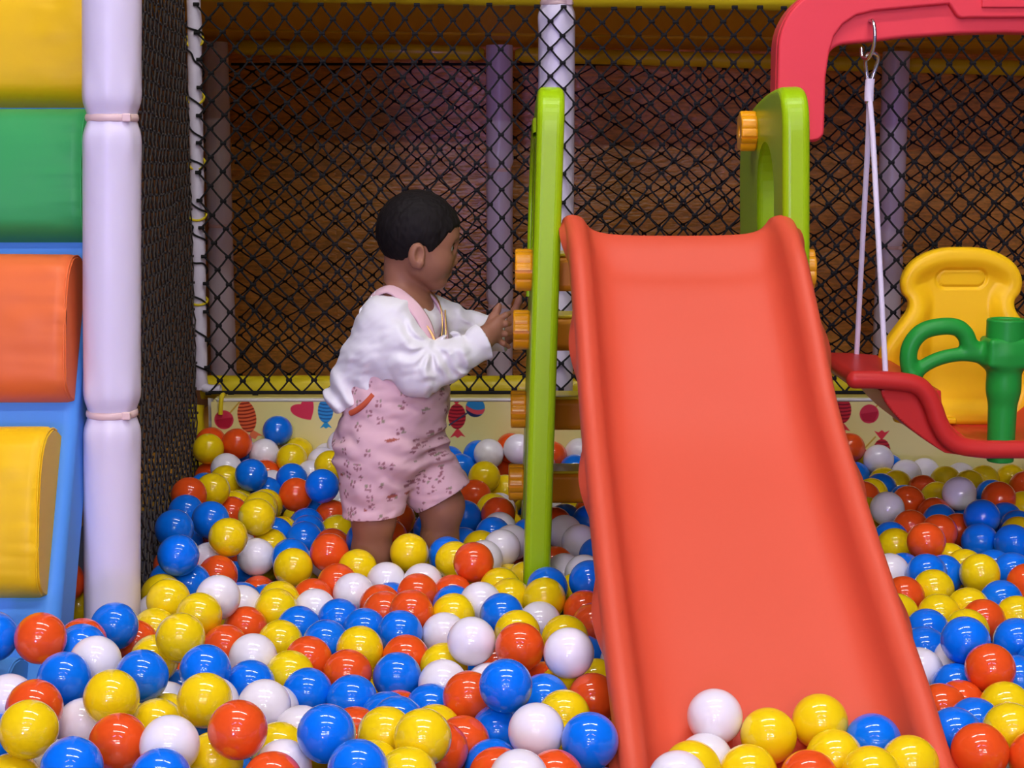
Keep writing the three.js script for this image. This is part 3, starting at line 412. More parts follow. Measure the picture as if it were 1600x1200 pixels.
// ------------------------------------------------------------------ the child
{
  const g = thing('person', 'toddler in white long-sleeved top and pink floral dungaree shorts holding an orange knob', 'person', [-0.20, 0, -2.88]);
  const yaw = 0.13, nod = 0.10, Hc = [0.036, 0.724, 0];
  const fw = V(Math.cos(yaw) * Math.cos(nod), -Math.sin(nod), -Math.sin(yaw) * Math.cos(nod)), rt = V(Math.sin(yaw), 0, Math.cos(yaw)), up = rt.clone().cross(fw);
  const head = { in: (x, y, z) => { x -= Hc[0]; y -= Hc[1]; z -= Hc[2]; return [x * fw.x + y * fw.y + z * fw.z, x * up.x + y * up.y + z * up.z, x * rt.x + y * rt.y + z * rt.z]; }, out: ([a, b, c]) => [Hc[0] + a * fw.x + b * up.x + c * rt.x, Hc[1] + a * fw.y + b * up.y + c * rt.y, Hc[2] + a * fw.z + b * up.z + c * rt.z] };
  const hc = (a, b, ra, rb, k = 0.008, op) => cap(head.out(a), head.out(b), ra, rb, k, op), he = (c, r, k, op) => ell(c, r, k, op, head);
  const skin = [
    he([-0.006, 0.006, 0], [0.0705, 0.069, 0.0635], 0.01), he([0.018, -0.036, 0], [0.042, 0.050, 0.046], 0.03), he([0.042, 0.004, 0], [0.021, 0.032, 0.042], 0.02),
    hc([0.030, -0.046, 0.027], [0.030, -0.046, -0.027], 0.0245, 0.0245, 0.018), hc([0.040, -0.081, 0.006], [0.040, -0.081, -0.006], 0.0125, 0.0125, 0.016), hc([-0.002, -0.058, 0.035], [0.030, -0.077, 0.012], 0.013, 0.0125, 0.020), hc([-0.002, -0.058, -0.035], [0.030, -0.077, -0.012], 0.013, 0.0125, 0.020),
    hc([0.055, -0.018, 0], [0.0640, -0.042, 0], 0.0055, 0.0080, 0.006), hc([0.0590, -0.0465, 0.0072], [0.0590, -0.0465, -0.0072], 0.0058, 0.0058, 0.005),
    hc([0.0535, -0.0600, 0.009], [0.0575, -0.0590, 0], 0.0035, 0.0046, 0.004), hc([0.0575, -0.0590, 0], [0.0535, -0.0600, -0.009], 0.0046, 0.0035, 0.004), hc([0.0535, -0.0675, 0.008], [0.0535, -0.0675, -0.008], 0.0048, 0.0048, 0.004),
    hc([0.0625, -0.016, 0.027], [0.0625, -0.016, 0.022], 0.0095, 0.0095, 0.010, 'cut'), hc([0.0625, -0.016, -0.027], [0.0625, -0.016, -0.022], 0.0095, 0.0095, 0.010, 'cut'),
    he([-0.009, -0.033, 0.064], [0.0150, 0.0225, 0.0095], 0.004), he([-0.004, -0.030, 0.0745], [0.0085, 0.0145, 0.0085], 0.003, 'cut'), he([-0.009, -0.033, -0.064], [0.0150, 0.0225, 0.0095], 0.004), hc([0.000, -0.046, 0.067], [-0.002, -0.051, 0.066], 0.0060, 0.0056, 0.004),
    cap([0.002, 0.672, 0], [0.002, 0.600, 0], 0.0325, 0.035, 0.014), cap([0, 0.585, 0.03], [0.02, 0.585, -0.03], 0.036, 0.036, 0.03),
    ...chain([[0.004, 0.57, 0, 0.052], [-0.008, 0.45, 0, 0.06], [-0.018, 0.36, 0, 0.066]], 0.03),
    // arms
    ...chain([[-0.020, 0.570, 0.055, 0.029], [0.040, 0.489, 0.086, 0.0255], [0.148, 0.5365, 0.046, 0.0185]], 0.012),
    ...chain([[0.055, 0.567, -0.058, 0.029], [0.122, 0.535, -0.102, 0.024], [0.186, 0.530, -0.088, 0.0175]], 0.012),
    // right hand: palm fans from the wrist to the four knuckles
    ...[[0.1765, 0.574, 0.030], [0.1745, 0.565, 0.034], [0.1725, 0.553, 0.035], [0.172, 0.5415, 0.032]].map(p => cap([0.152, 0.546, 0.042], p, 0.0145, 0.0082, 0.010)),
    ...chain([[0.1765, 0.575, 0.030, 0.0062], [0.1885, 0.5825, 0.028, 0.0054], [0.1955, 0.5845, 0.015, 0.0046]], 0.003), ...chain([[0.1745, 0.566, 0.034, 0.0064], [0.1890, 0.5670, 0.032, 0.0056], [0.1960, 0.5655, 0.017, 0.0046]], 0.003), ...chain([[0.1725, 0.553, 0.035, 0.0062], [0.1880, 0.5490, 0.032, 0.0054], [0.1960, 0.5465, 0.017, 0.0046]], 0.003), ...chain([[0.172, 0.5415, 0.032, 0.0057], [0.1845, 0.5315, 0.029, 0.0050], [0.1945, 0.5235, 0.016, 0.0042]], 0.003),
    ...chain([[0.156, 0.556, 0.032, 0.0105], [0.166, 0.577, 0.022, 0.0080], [0.173, 0.590, 0.018, 0.0066], [0.177, 0.5985, 0.016, 0.0052]], 0.005),
    // left hand behind, thumb up against the panel
    ...[[0.212, 0.565, -0.098], [0.213, 0.556, -0.094], [0.213, 0.546, -0.091], [0.212, 0.537, -0.090]].map(p => cap([0.190, 0.538, -0.090], p, 0.0145, 0.0082, 0.010)),
    ...[[0.212, 0.565, -0.098, 0.570], [0.213, 0.556, -0.094, 0.557], [0.213, 0.546, -0.091, 0.544], [0.212, 0.537, -0.090, 0.531]].flatMap(p => chain([[p[0], p[1], p[2], 0.0068], [0.2205, p[3], p[2] - 0.016, 0.0060], [0.2205, p[3] + 0.002, p[2] - 0.032, 0.0050]], 0.003)),
    ...chain([[0.197, 0.553, -0.088, 0.0105], [0.206, 0.578, -0.084, 0.0080], [0.212, 0.596, -0.082, 0.0062], [0.214, 0.604, -0.081, 0.0050]], 0.005),
    // legs and feet
    ...chain([[-0.045, 0.32, 0.042, 0.058], [-0.050, 0.215, 0.055, 0.0365], [-0.056, 0.15, 0.046, 0.0335], [-0.058, 0.062, 0.040, 0.0235]], 0.02), cap([-0.066, 0.030, 0.036], [-0.012, 0.020, 0.074], 0.024, 0.0185, 0.02),
    ...chain([[0.012, 0.31, -0.034, 0.058], [0.070, 0.222, -0.020, 0.0385], [0.064, 0.150, -0.032, 0.0325], [0.052, 0.060, -0.042, 0.0235]], 0.02), cap([0.044, 0.030, -0.046], [0.100, 0.020, -0.008], 0.024, 0.0185, 0.02),
  ];
  const sf = field(skin);
  const lipAt = head.out([0.055, -0.063, 0]);
  const skinCol = (x, y, z) => { const d = hyp(x - lipAt[0], (y - lipAt[1]) * 1.3, z - lipAt[2]), m = smooth(0.014, 0.009, d), n = 1 + 0.05 * noise(x * 60, y * 60, z * 60); return [(0.31 - 0.03 * m) * n, (0.135 - 0.035 * m) * n, (0.075 - 0.015 * m) * n]; };
  const body = part('body', netsMesh(sf, [-0.13, -0.002, -0.16], [0.24, 0.81, 0.14], 0.0028, skinCol), phy(0xffffff, 0.48, { vertexColors: true, sheen: 0.15 }), g);
  // face details
  for (const s of [1, -1]) {
    const e = part('eye', new THREE.SphereGeometry(0.0095, 20, 14), std(lin(0.6, 0.57, 0.54), 0.2), g); e.position.set(...head.out([0.0485, -0.017, s * 0.0245]));
    const i = part('iris', new THREE.SphereGeometry(0.0052, 16, 12), std(lin(0.012, 0.007, 0.005), 0.15), e); i.position.set(...fw.clone().multiplyScalar(0.0058).toArray());
    part('eyelid', tubeOf([[0.0560, -0.012, s * 0.0160], [0.0585, -0.0090, s * 0.0225], [0.0560, -0.0100, s * 0.0300], [0.0505, -0.0140, s * 0.0340]].map(head.out), 0.0019, 16, 6), std(lin(0.03, 0.015, 0.012), 0.6), g);
    part('eyebrow', tubeOf([[0.0630, 0.002, s * 0.013], [0.0605, 0.0050, s * 0.024], [0.0525, 0.002, s * 0.036]].map(head.out), 0.0019, 16, 6), std(lin(0.018, 0.011, 0.009), 0.8), g);
  }
  // hair cap with a cut hairline
  const edge = [[-0.08, -0.046], [-0.055, -0.048], [-0.032, -0.047], [-0.023, -0.038], [-0.012, -0.013], [0.005, -0.016], [0.012, -0.030], [0.020, -0.028], [0.031, -0.010], [0.044, 0.008], [0.058, 0.020], [0.08, 0.026]];
  const scalp = he([-0.006, 0.007, 0], [0.0755, 0.0735, 0.0685], 0.01), brow = he([0.042, 0.006, 0], [0.0235, 0.034, 0.044], 0.02), scalpF = field([scalp, brow]);
  const hairF = (x, y, z) => { const [a, b, c] = head.in(x, y, z), strand = 0.0007 * noise(a * 90 + b * 60, b * 90, c * 420) + 0.0006 * noise(a * 300, b * 90, c * 120), d = scalpF(x, y, z) + strand, cut = (lerpTable(edge, a) + 0.0035 * noise(a * 220, c * 200, 3) - b) * 0.8, k = 0.006, h = Math.max(k - Math.abs(d - cut), 0) / k; return Math.max(d, cut) + h * h * k * 0.25; };
  part('hair', netsMesh(hairF, [-0.06, 0.65, -0.10], [0.13, 0.815, 0.10], 0.0025, (x, y, z) => { const k = 1 + 0.35 * noise(x * 300, y * 80, z * 300); return [0.0085 * k, 0.0060 * k, 0.0055 * k]; }), phy(0xffffff, 0.72, { vertexColors: true, specularIntensity: 0.35 }), g, 'short near-black hair');
  // white top
  const R = [-0.57, 0, 0.82], F = [0.82, 0, 0.57];
  const folds = (x, y, z, s) => 0.0036 * noise(x * 22 + y * 26, y * 30 - x * 30 + s, z * 12) + 0.0016 * noise(x * 40 + y * 50, y * 80 - x * 60 + s, z * 22);
  const torsoF = field([
    ...chain([[-0.013, 0.560, 0.020, 0.064], [-0.020, 0.43, 0.018, 0.074]], 0.03), ...chain([[0.014, 0.560, -0.020, 0.062], [-0.002, 0.43, -0.018, 0.072]], 0.03),
    cap([-0.052, 0.505, 0.035], [-0.086, 0.435, 0.030], 0.056, 0.049, 0.03), cap([-0.03, 0.565, 0.045], [-0.03, 0.52, 0.06], 0.046, 0.05, 0.02),
    cap([0.012, 0.625, 0], [0.030, 0.70, 0], 0.046, 0.060, 0.010, 'cut'),
  ]);
  const sleeveF = field([
    ...chain([[-0.026, 0.572, 0.056, 0.046], [0.006, 0.526, 0.076, 0.0460], [0.034, 0.489, 0.087, 0.0430]], 0.012), ...chain([[0.036, 0.489, 0.087, 0.0430], [0.092, 0.511, 0.067, 0.0385], [0.150, 0.5375, 0.045, 0.0295], [0.17, 0.546, 0.037, 0.0295]], 0.012),
    ...chain([[0.050, 0.568, -0.052, 0.044], [0.118, 0.536, -0.098, 0.0375], [0.190, 0.530, -0.087, 0.028], [0.215, 0.53, -0.082, 0.028]], 0.012),
    cap([0.012, 0.625, 0], [0.030, 0.70, 0], 0.046, 0.060, 0.010, 'cut'),
  ]);
  const cuffR = [0.105, 0.047, -0.042], cuffL = [0.105, 0.0, 0.02]; const nrm = a => { const l = hyp(...a); return a.map(v => v / l); }, cr = nrm(cuffR), cl = nrm(cuffL);
  const topF = (x, y, z) => {
    const bend = hyp(x - 0.058, y - 0.535), creases = 0.0042 * Math.sin(Math.atan2(y - 0.535, x - 0.058) * 8 + 2.2 * noise(x * 30, y * 30, z * 30)) * smooth(0.10, 0.05, bend) * smooth(0.008, 0.03, bend) * smooth(0.02, 0.06, z) + 0.0052 * Math.sin((x * 0.90 + y * 0.42) * 190 + 4 * noise(x * 22, y * 40, z * 22)) * smooth(0.03, 0.07, x) * smooth(0.16, 0.12, x) * noise(x * 18, y * 18, 4 + z * 18);
    const f = folds(x, y, z, 0); let d = sleeveF(x, y, z) + f + creases;
    const rightHand = (x - 0.150) * cr[0] + (y - 0.5375) * cr[1] + (z - 0.045) * cr[2], leftHand = (x - 0.190) * cl[0] + (y - 0.530) * cl[1] + (z + 0.087) * cl[2];
    d = Math.max(d, z > -0.02 ? rightHand : leftHand);
    // hem: rises from the tail at the back towards the front
    const drape = 0.0055 * Math.sin(x * 120 + y * 75 + 3 * noise(x * 15, y * 15, 2)) * smooth(0.52, 0.45, y);
    const hem = 0.400 + Math.max(0, x + 0.125) * 0.72 + 0.005 * noise(x * 40, z * 40, 2) - y, t = Math.max(torsoF(x, y, z) + 1.2 * f + drape, hem * 0.8);
    const k = 0.010, h = Math.max(k - Math.abs(d - t), 0) / k; return (Math.min(d, t) - h * h * k * 0.25) * 0.78;
  };
  part('white_top', netsMesh(topF, [-0.15, 0.38, -0.16], [0.22, 0.65, 0.15], 0.0030), phy(lin(0.78, 0.76, 0.76), 0.85, { sheen: 0.3, sheenColor: lin(0.5, 0.5, 0.5) }), g, 'white long-sleeved cotton top with its tail hanging out');
  // pink dungaree shorts with a bib
  const dungF0 = field([
    ...chain([[-0.013, 0.535, 0.020, 0.069], [-0.022, 0.43, 0.019, 0.0775], [-0.036, 0.35, 0.026, 0.083]], 0.03), ...chain([[0.014, 0.535, -0.020, 0.067], [0.000, 0.43, -0.018, 0.0775], [-0.008, 0.35, -0.020, 0.081]], 0.03),
    ...chain([[-0.046, 0.325, 0.040, 0.074], [-0.052, 0.225, 0.052, 0.0555]], 0.025), ...chain([[0.012, 0.325, -0.026, 0.068], [0.062, 0.252, -0.020, 0.0545], [0.076, 0.232, -0.018, 0.0535]], 0.022),
  ]);
  const cavity = field([...chain([[-0.050, 0.255, 0.050, 0.046], [-0.054, 0.19, 0.054, 0.050]], 0.004), ...chain([[0.058, 0.262, -0.021, 0.046], [0.098, 0.19, -0.012, 0.054]], 0.004)]);
  const legDir = nrm([0.050, -0.088, 0.006]);
  const dungF = (x, y, z) => {
    const q = (x + 0.005) * F[0] + z * F[2], side = (x + 0.005) * R[0] + z * R[2];
    const creases = 0.0085 * Math.sin((y * 1.0 + x * 0.28) * 150 + 4 * noise(x * 16, y * 16, z * 16)) * smooth(0.22, 0.28, y) * smooth(0.47, 0.42, y) * noise(x * 14 + 4, y * 9, z * 14);
    let d = dungF0(x, y, z) + 0.8 * folds(x, y, z, 7) + creases;
    const cutY = q > 0 ? 0.486 + 0.054 * smooth(0.012, 0.05, q) * smooth(0.062, 0.045, Math.abs(side)) : 0.486 + 0.03 * smooth(-0.03, -0.06, q);
    d = Math.max(d, (y - cutY) * 0.8);
    // hems
    const legR = 0.222 + 0.05 * (x + 0.05) - y, legL = (x - 0.072) * legDir[0] + (y - 0.2385) * legDir[1] + (z + 0.018) * legDir[2];
    d = Math.max(d, x * 1.0 + z * -0.45 > 0.006 ? Math.max(legL, -1) : legR);
    return Math.max(d, -cavity(x, y, z)) * 0.8;
  };
  // printed flower sprigs, scattered by cell
  const base = [0.70, 0.45, 0.475];
  const print = (x, y, z) => {
    const s = 0.021, cx = Math.floor(x / s), cy = Math.floor(y / s), cz = Math.floor(z / s); let c = base;
    for (let i = -1; i <= 1; i++) for (let j = -1; j <= 1; j++) for (let k = -1; k <= 1; k++) {
      const a = cx + i, b = cy + j, e = cz + k; if (hash3(a, b, e) > 0.46) continue;
      const px = (a + 0.2 + 0.6 * hash3(a + 9, b, e)) * s, py = (b + 0.2 + 0.6 * hash3(a, b + 9, e)) * s, pz = (e + 0.2 + 0.6 * hash3(a, b, e + 9)) * s, kind = hash3(a + 3, b + 5, e + 7);
      const dx = x - px, dy = y - py, dz = z - pz, d = hyp(dx, dy, dz);
      if (kind < 0.06) { if (hyp((dx + dz) * 0.7, dy * 1.7) < 0.0052) c = [0.36, 0.10, 0.07]; }
      else for (let m = 0; m < 4; m++) { const t = kind * 20 + m * 1.7, rr = 0.0052, h = hyp(dx + dz * 0.6 - Math.cos(t) * rr, dy - Math.sin(t) * rr); if (d < 0.012 && h < 0.0027) c = m === 3 ? [0.30, 0.25, 0.17] : [0.33, 0.14, 0.16]; }
    }
    return c;
  };
  const pinkMat = phy(0xffffff, 0.85, { vertexColors: true, sheen: 0.2 });
  part('dungaree_shorts', netsMesh(dungF, [-0.15, 0.17, -0.13], [0.16, 0.56, 0.15], 0.0028, print), pinkMat, g, 'pink dungaree shorts printed with small dark flowers');
  const plainPink = std(lin(0.72, 0.47, 0.49), 0.85);
  // straps over the shoulders: flat bands laid on the top
  function strap(pts, w) { const c = new THREE.CatmullRomCurve3(pts.map(p => V(...p))), geo = gridSurface(40, 8, (u, v) => { const p = c.getPointAt(u), t = c.getTangentAt(u), o = p.clone().sub(V(0.0, 0.555, 0)).normalize(), b = t.clone().cross(o).normalize(), a = v * 6.2832, q = p.clone().addScaledVector(b, Math.cos(a) * w).addScaledVector(o, Math.sin(a) * 0.0035); return [q.x, q.y, q.z]; }, true); return geo; }
  part('dungaree_strap', strap([[-0.072, 0.515, 0.008], [-0.068, 0.57, 0.016], [-0.050, 0.614, 0.026], [-0.018, 0.630, 0.038], [0.020, 0.606, 0.056], [0.046, 0.572, 0.066], [0.058, 0.530, 0.066]], 0.013), plainPink, g);
  part('dungaree_strap', strap([[-0.06, 0.52, -0.03], [-0.045, 0.60, -0.045], [0.00, 0.628, -0.045], [0.050, 0.612, -0.026], [0.076, 0.575, -0.006], [0.084, 0.530, 0.010]], 0.013), plainPink, g);
  part('shoulder_frill', gridSurface(40, 6, (u, v) => [-0.072 + 0.030 * u, 0.594 + 0.034 * u + 0.0035 * Math.sin(u * 30) * v - 0.010 * v * v, 0.040 - 0.020 * u + 0.012 * v + 0.002 * Math.sin(u * 30 + 1)]), std(lin(0.78, 0.76, 0.76), 0.9), g, 'white shoulder frill');
  const btn = part('side_button', new THREE.CylinderGeometry(0.0062, 0.0062, 0.003, 20).rotateX(Math.PI / 2), plainPink, g); btn.position.set(-0.064, 0.393, 0.088); btn.rotation.y = -0.55;
  const gold = std(lin(0.80, 0.50, 0.18), 0.3, { metalness: 1 });
  part('necklace', tubeOf([[-0.030, 0.640, 0.012], [-0.014, 0.626, 0.040], [0.024, 0.600, 0.058], [0.054, 0.560, 0.070], [0.070, 0.528, 0.072], [0.076, 0.56, 0.055], [0.070, 0.602, 0.020], [0.045, 0.630, -0.02]], 0.0013, 90, 6), gold, g, 'thin gold chain');
  part('necklace', tubeOf([[0.024, 0.600, 0.059], [0.060, 0.552, 0.071], [0.074, 0.512, 0.076], [0.082, 0.548, 0.056], [0.080, 0.59, 0.018]], 0.0016, 60, 6), gold, g, 'second gold chain with beads');
  for (const p of [[0.066, 0.540, 0.072], [0.072, 0.52, 0.076], [0.080, 0.530, 0.066]]) part('bead', new THREE.SphereGeometry(0.0036, 10, 8).translate(...p), gold, g);
  part('red_trim', tubeOf([[-0.086, 0.414, 0.088], [-0.074, 0.421, 0.094], [-0.058, 0.434, 0.098], [-0.044, 0.449, 0.096]], 0.0052, 24, 8), std(lin(0.55, 0.09, 0.03), 0.8), g, 'red lining of the hem');
}

// ------------------------------------------------------------------ the balls
const BALL_R = 0.035;
const BALL_COLORS = { blue: lin(0.001, 0.17, 0.82), orange: lin(0.82, 0.085, 0.010), yellow: lin(0.90, 0.64, 0.004), white: lin(0.84, 0.79, 0.85) };
// millimetres: x, y, z of each ball seen in the pit, by colour
const SEEN = {
  blue: [-710, 221, -2110, -583, 187, -2267, -586, 195, -2013, -488, 193, -2028, -336, 132, -2435, -364, 143, -2136, -418, 178, -2097, -494, 195, -1711, -283, 135, -2126, -395, 181, -1712, -597, 194, -2139, -274, 157, -2900, -266, 115, -2954, -397, 137, -3035, -278, 130, -2483, -232, 130, -2430, -172, 144, -2372, -118, 145, -2832, -16, 154, -2431, 59, 152, -2595, 129, 171, -2567, -280, 144, -2322, -164, 134, -2197, -8, 193, -1990, -219, 134, -2100, 43, 145, -2072, -111, 124, -2092, -168, 127, -2052, -220, 196, -1813, -147, 152, -1964, -175, 184, -1731, -19, 126, -2004, 95, 168, -1862, -24, 122, -1893, -97, 130, -2562, -545, 225, -3663, -556, 187, -3343, -534, 137, -3396, -483, 158, -3439, -385, 199, -3177, -560, 195, -2901, -626, 185, -3002, -604, 205, -2790, -556, 208, -2593, -402, 143, -2824, -412, 129, -3130, -395, 141, -2965, -456, 141, -2999, -545, 149, -2629, -373, 135, -3424, -79, 167, -3664, -147, 154, -3662, -118, 148, -3599, -96, 135, -3173, -37, 135, -3027, -94, 124, -2988, 153, 139, -3112, 158, 135, -2866, 144, 146, -3599, 32, 132, -3028, 107, 130, -3164, 786, 130, -3592, 808, 137, -3432, 1034, 135, -3374, 860, 135, -3139, 909, 171, -3022, 992, 138, -3142, 995, 138, -3072, 888, 139, -2958, 935, 149, -2908, 728, 133, -2997, 885, 137, -2747, 718, 150, -2690, 762, 134, -2743, 875, 123, -2822, 753, 153, -2301, 813, 135, -2574, 644, 139, -2396, 650, 182, -2213, 623, 131, -2330, 631, 122, -2184, 604, 138, -1997, 562, 145, -1942, 717, 135, -2180, 448, 154, -1895],
  orange: [-639, 224, -2093, -420, 131, -2436, -431, 138, -2317, -298, 140, -2254, -593, 195, -1904, -469, 182, -1821, -321, 209, -1791, -275, 163, -1747, -614, 182, -2205, -567, 144, -2320, -706, 205, -2440, -337, 126, -2617, -301, 136, -2676, -237, 134, -3015, -338, 137, -2926, -218, 131, -2562, -206, 139, -2494, -159, 157, -2439, -158, 141, -2595, -66, 175, -2672, 118, 138, -2504, 129, 137, -2435, 11, 183, -2181, -235, 138, -2199, -157, 135, -2277, 46, 116, -2209, 110, 140, -2089, -205, 127, -1994, -89, 147, -1887, -17, 138, -1825, 51, 139, -1814, -63, 131, -1950, -58, 155, -2054, -101, 128, -2634, -689, 209, -3602, -625, 211, -3574, -557, 145, -3545, -633, 205, -3068, -443, 174, -3208, -574, 138, -3195, -367, 133, -3186, -328, 160, -2795, -230, 135, -3159, -516, 138, -2724, -3, 185, -3659, -28, 120, -3664, -79, 140, -3351, -28, 144, -3163, 85, 138, -3098, 79, 126, -2834, 93, 169, -3639, 163, 139, -3204, 779, 191, -3626, 744, 145, -3309, 830, 143, -3275, 898, 135, -3424, 867, 133, -3208, 997, 167, -3205, 1135, 135, -3465, 778, 145, -3044, 813, 154, -2969, 878, 132, -3071, 751, 172, -2826, 653, 139, -2584, 753, 133, -2470, 889, 136, -2677, 665, 165, -2141, 618, 121, -2115, 577, 135, -2061, 574, 150, -1873, 643, 143, -1867, 351, 145, -1798],
  yellow: [-469, 196, -2184, -476, 177, -2354, -543, 172, -2450, -514, 154, -2216, -552, 143, -2387, -380, 144, -2493, -386, 135, -2569, -353, 135, -2350, -316, 140, -2187, -502, 201, -1924, -388, 192, -1938, -573, 201, -1814, -456, 148, -1966, -459, 130, -2036, -356, 158, -1823, -290, 142, -1898, -596, 135, -1814, -696, 154, -2486, -580, 147, -2569, -747, 165, -2532, -388, 143, -2756, -274, 141, -2756, -184, 161, -2790, -345, 127, -3080, -102, 153, -2765, -93, 146, -2458, -20, 141, -2632, 25, 114, -2773, -3, 141, -2565, 53, 153, -2525, 8, 154, -2339, 79, 159, -2297, -225, 148, -2278, -99, 135, -2238, 120, 126, -2193, 69, 131, -2145, -156, 167, -1885, -107, 184, -1831, -101, 125, -2008, -166, 149, -1819, -121, 161, -1767, 68, 145, -2008, -682, 207, -3532, -498, 174, -3664, -498, 181, -3549, -393, 195, -3395, -616, 167, -3372, -605, 193, -3165, -500, 159, -3171, -499, 170, -3101, -475, 199, -2907, -503, 196, -2763, -455, 136, -2929, -60, 168, -3412, -15, 130, -3450, 41, 131, -3664, -40, 134, -3244, -59, 133, -2928, 976, 134, -3528, 1012, 137, -3468, 1059, 138, -3519, 1127, 135, -3543, 855, 133, -3484, 775, 139, -3371, 910, 135, -3352, 1057, 141, -3231, 731, 132, -3217, 976, 141, -3005, 720, 137, -2928, 803, 126, -2859, 813, 132, -2791, 812, 148, -2697, 712, 141, -2621, 690, 133, -2500, 749, 132, -2540, 816, 130, -2499, 711, 133, -2415, 620, 136, -2492, 665, 136, -2066, 630, 154, -1934, 319, 159, -1902, 386, 171, -1919, 392, 149, -1854, 478, 150, -1832, 422, 153, -1790, 282, 144, -1818, 213, 153, -1807],
  white: [-562, 196, -2078, -459, 186, -2421, -441, 140, -2526, -374, 153, -2225, -546, 154, -1951, -399, 194, -1781, -474, 123, -2103, -324, 160, -2005, -322, 131, -2069, -271, 139, -1965, -273, 151, -1816, -573, 135, -2501, -219, 131, -2705, -267, 137, -2612, -323, 131, -2537, -154, 136, -2678, -51, 143, -2812, -51, 149, -2514, 93, 131, -2765, 126, 144, -2706, 44, 132, -2460, 78, 195, -2118, -58, 183, -2208, -105, 135, -2390, -97, 136, -2159, 30, 170, -1889, 8, 159, -1764, -568, 182, -3603, -432, 167, -3577, -391, 200, -3621, -629, 177, -3456, -449, 151, -3510, -359, 131, -3285, -470, 135, -2859, -543, 145, -2788, -53, 182, -3601, -25, 129, -3095, -1, 134, -2968, -19, 148, -2873, 102, 138, -3031, 129, 135, -2966, 157, 172, -3664, 15, 195, -3592, 98, 110, -3323, 842, 167, -3608, 902, 136, -3590, 956, 131, -3633, 1024, 131, -3579, 921, 173, -3224, 758, 156, -3158, 665, 139, -2734, 593, 127, -2241, 656, 134, -2269, 255, 175, -1926, 237, 138, -1870, 190, 166, -1742],
};
const HALF_SEEN = {
  blue: [-352, 117, -1880, -389, 127, -1964, -206, 114, -2637, -615, 166, -3651, -658, 114, -3664, -669, 143, -3410, -620, 135, -2954, -592, 138, -2678, -418, 125, -3250, 880, 134, -3664, 838, 130, -3343, 944, 131, -3275, 703, 125, -2791, 767, 137, -2235],
  orange: [-158, 99, -2137, -199, 131, -1924, -682, 179, -3664, -490, 140, -3604, -683, 139, -3548, -676, 131, -3479, -554, 151, -2973, -599, 148, -2747],
  yellow: [-737, 116, -2582, -65, 121, -2716, -6, 94, -2832, 110, 130, -2638, 57, 131, -1940, -555, 135, -3664, -580, 123, -3333, -579, 135, -3264, -453, 125, -3074, -183, 133, -2853, 127, 118, -3261, 810, 141, -3664, 843, 126, -3552],
  white: [-395, 156, -2027, -564, 128, -1875, -341, 131, -2857, -33, 123, -2183, -430, 161, -3664, -533, 134, -3481, -27, 120, -3311],
};
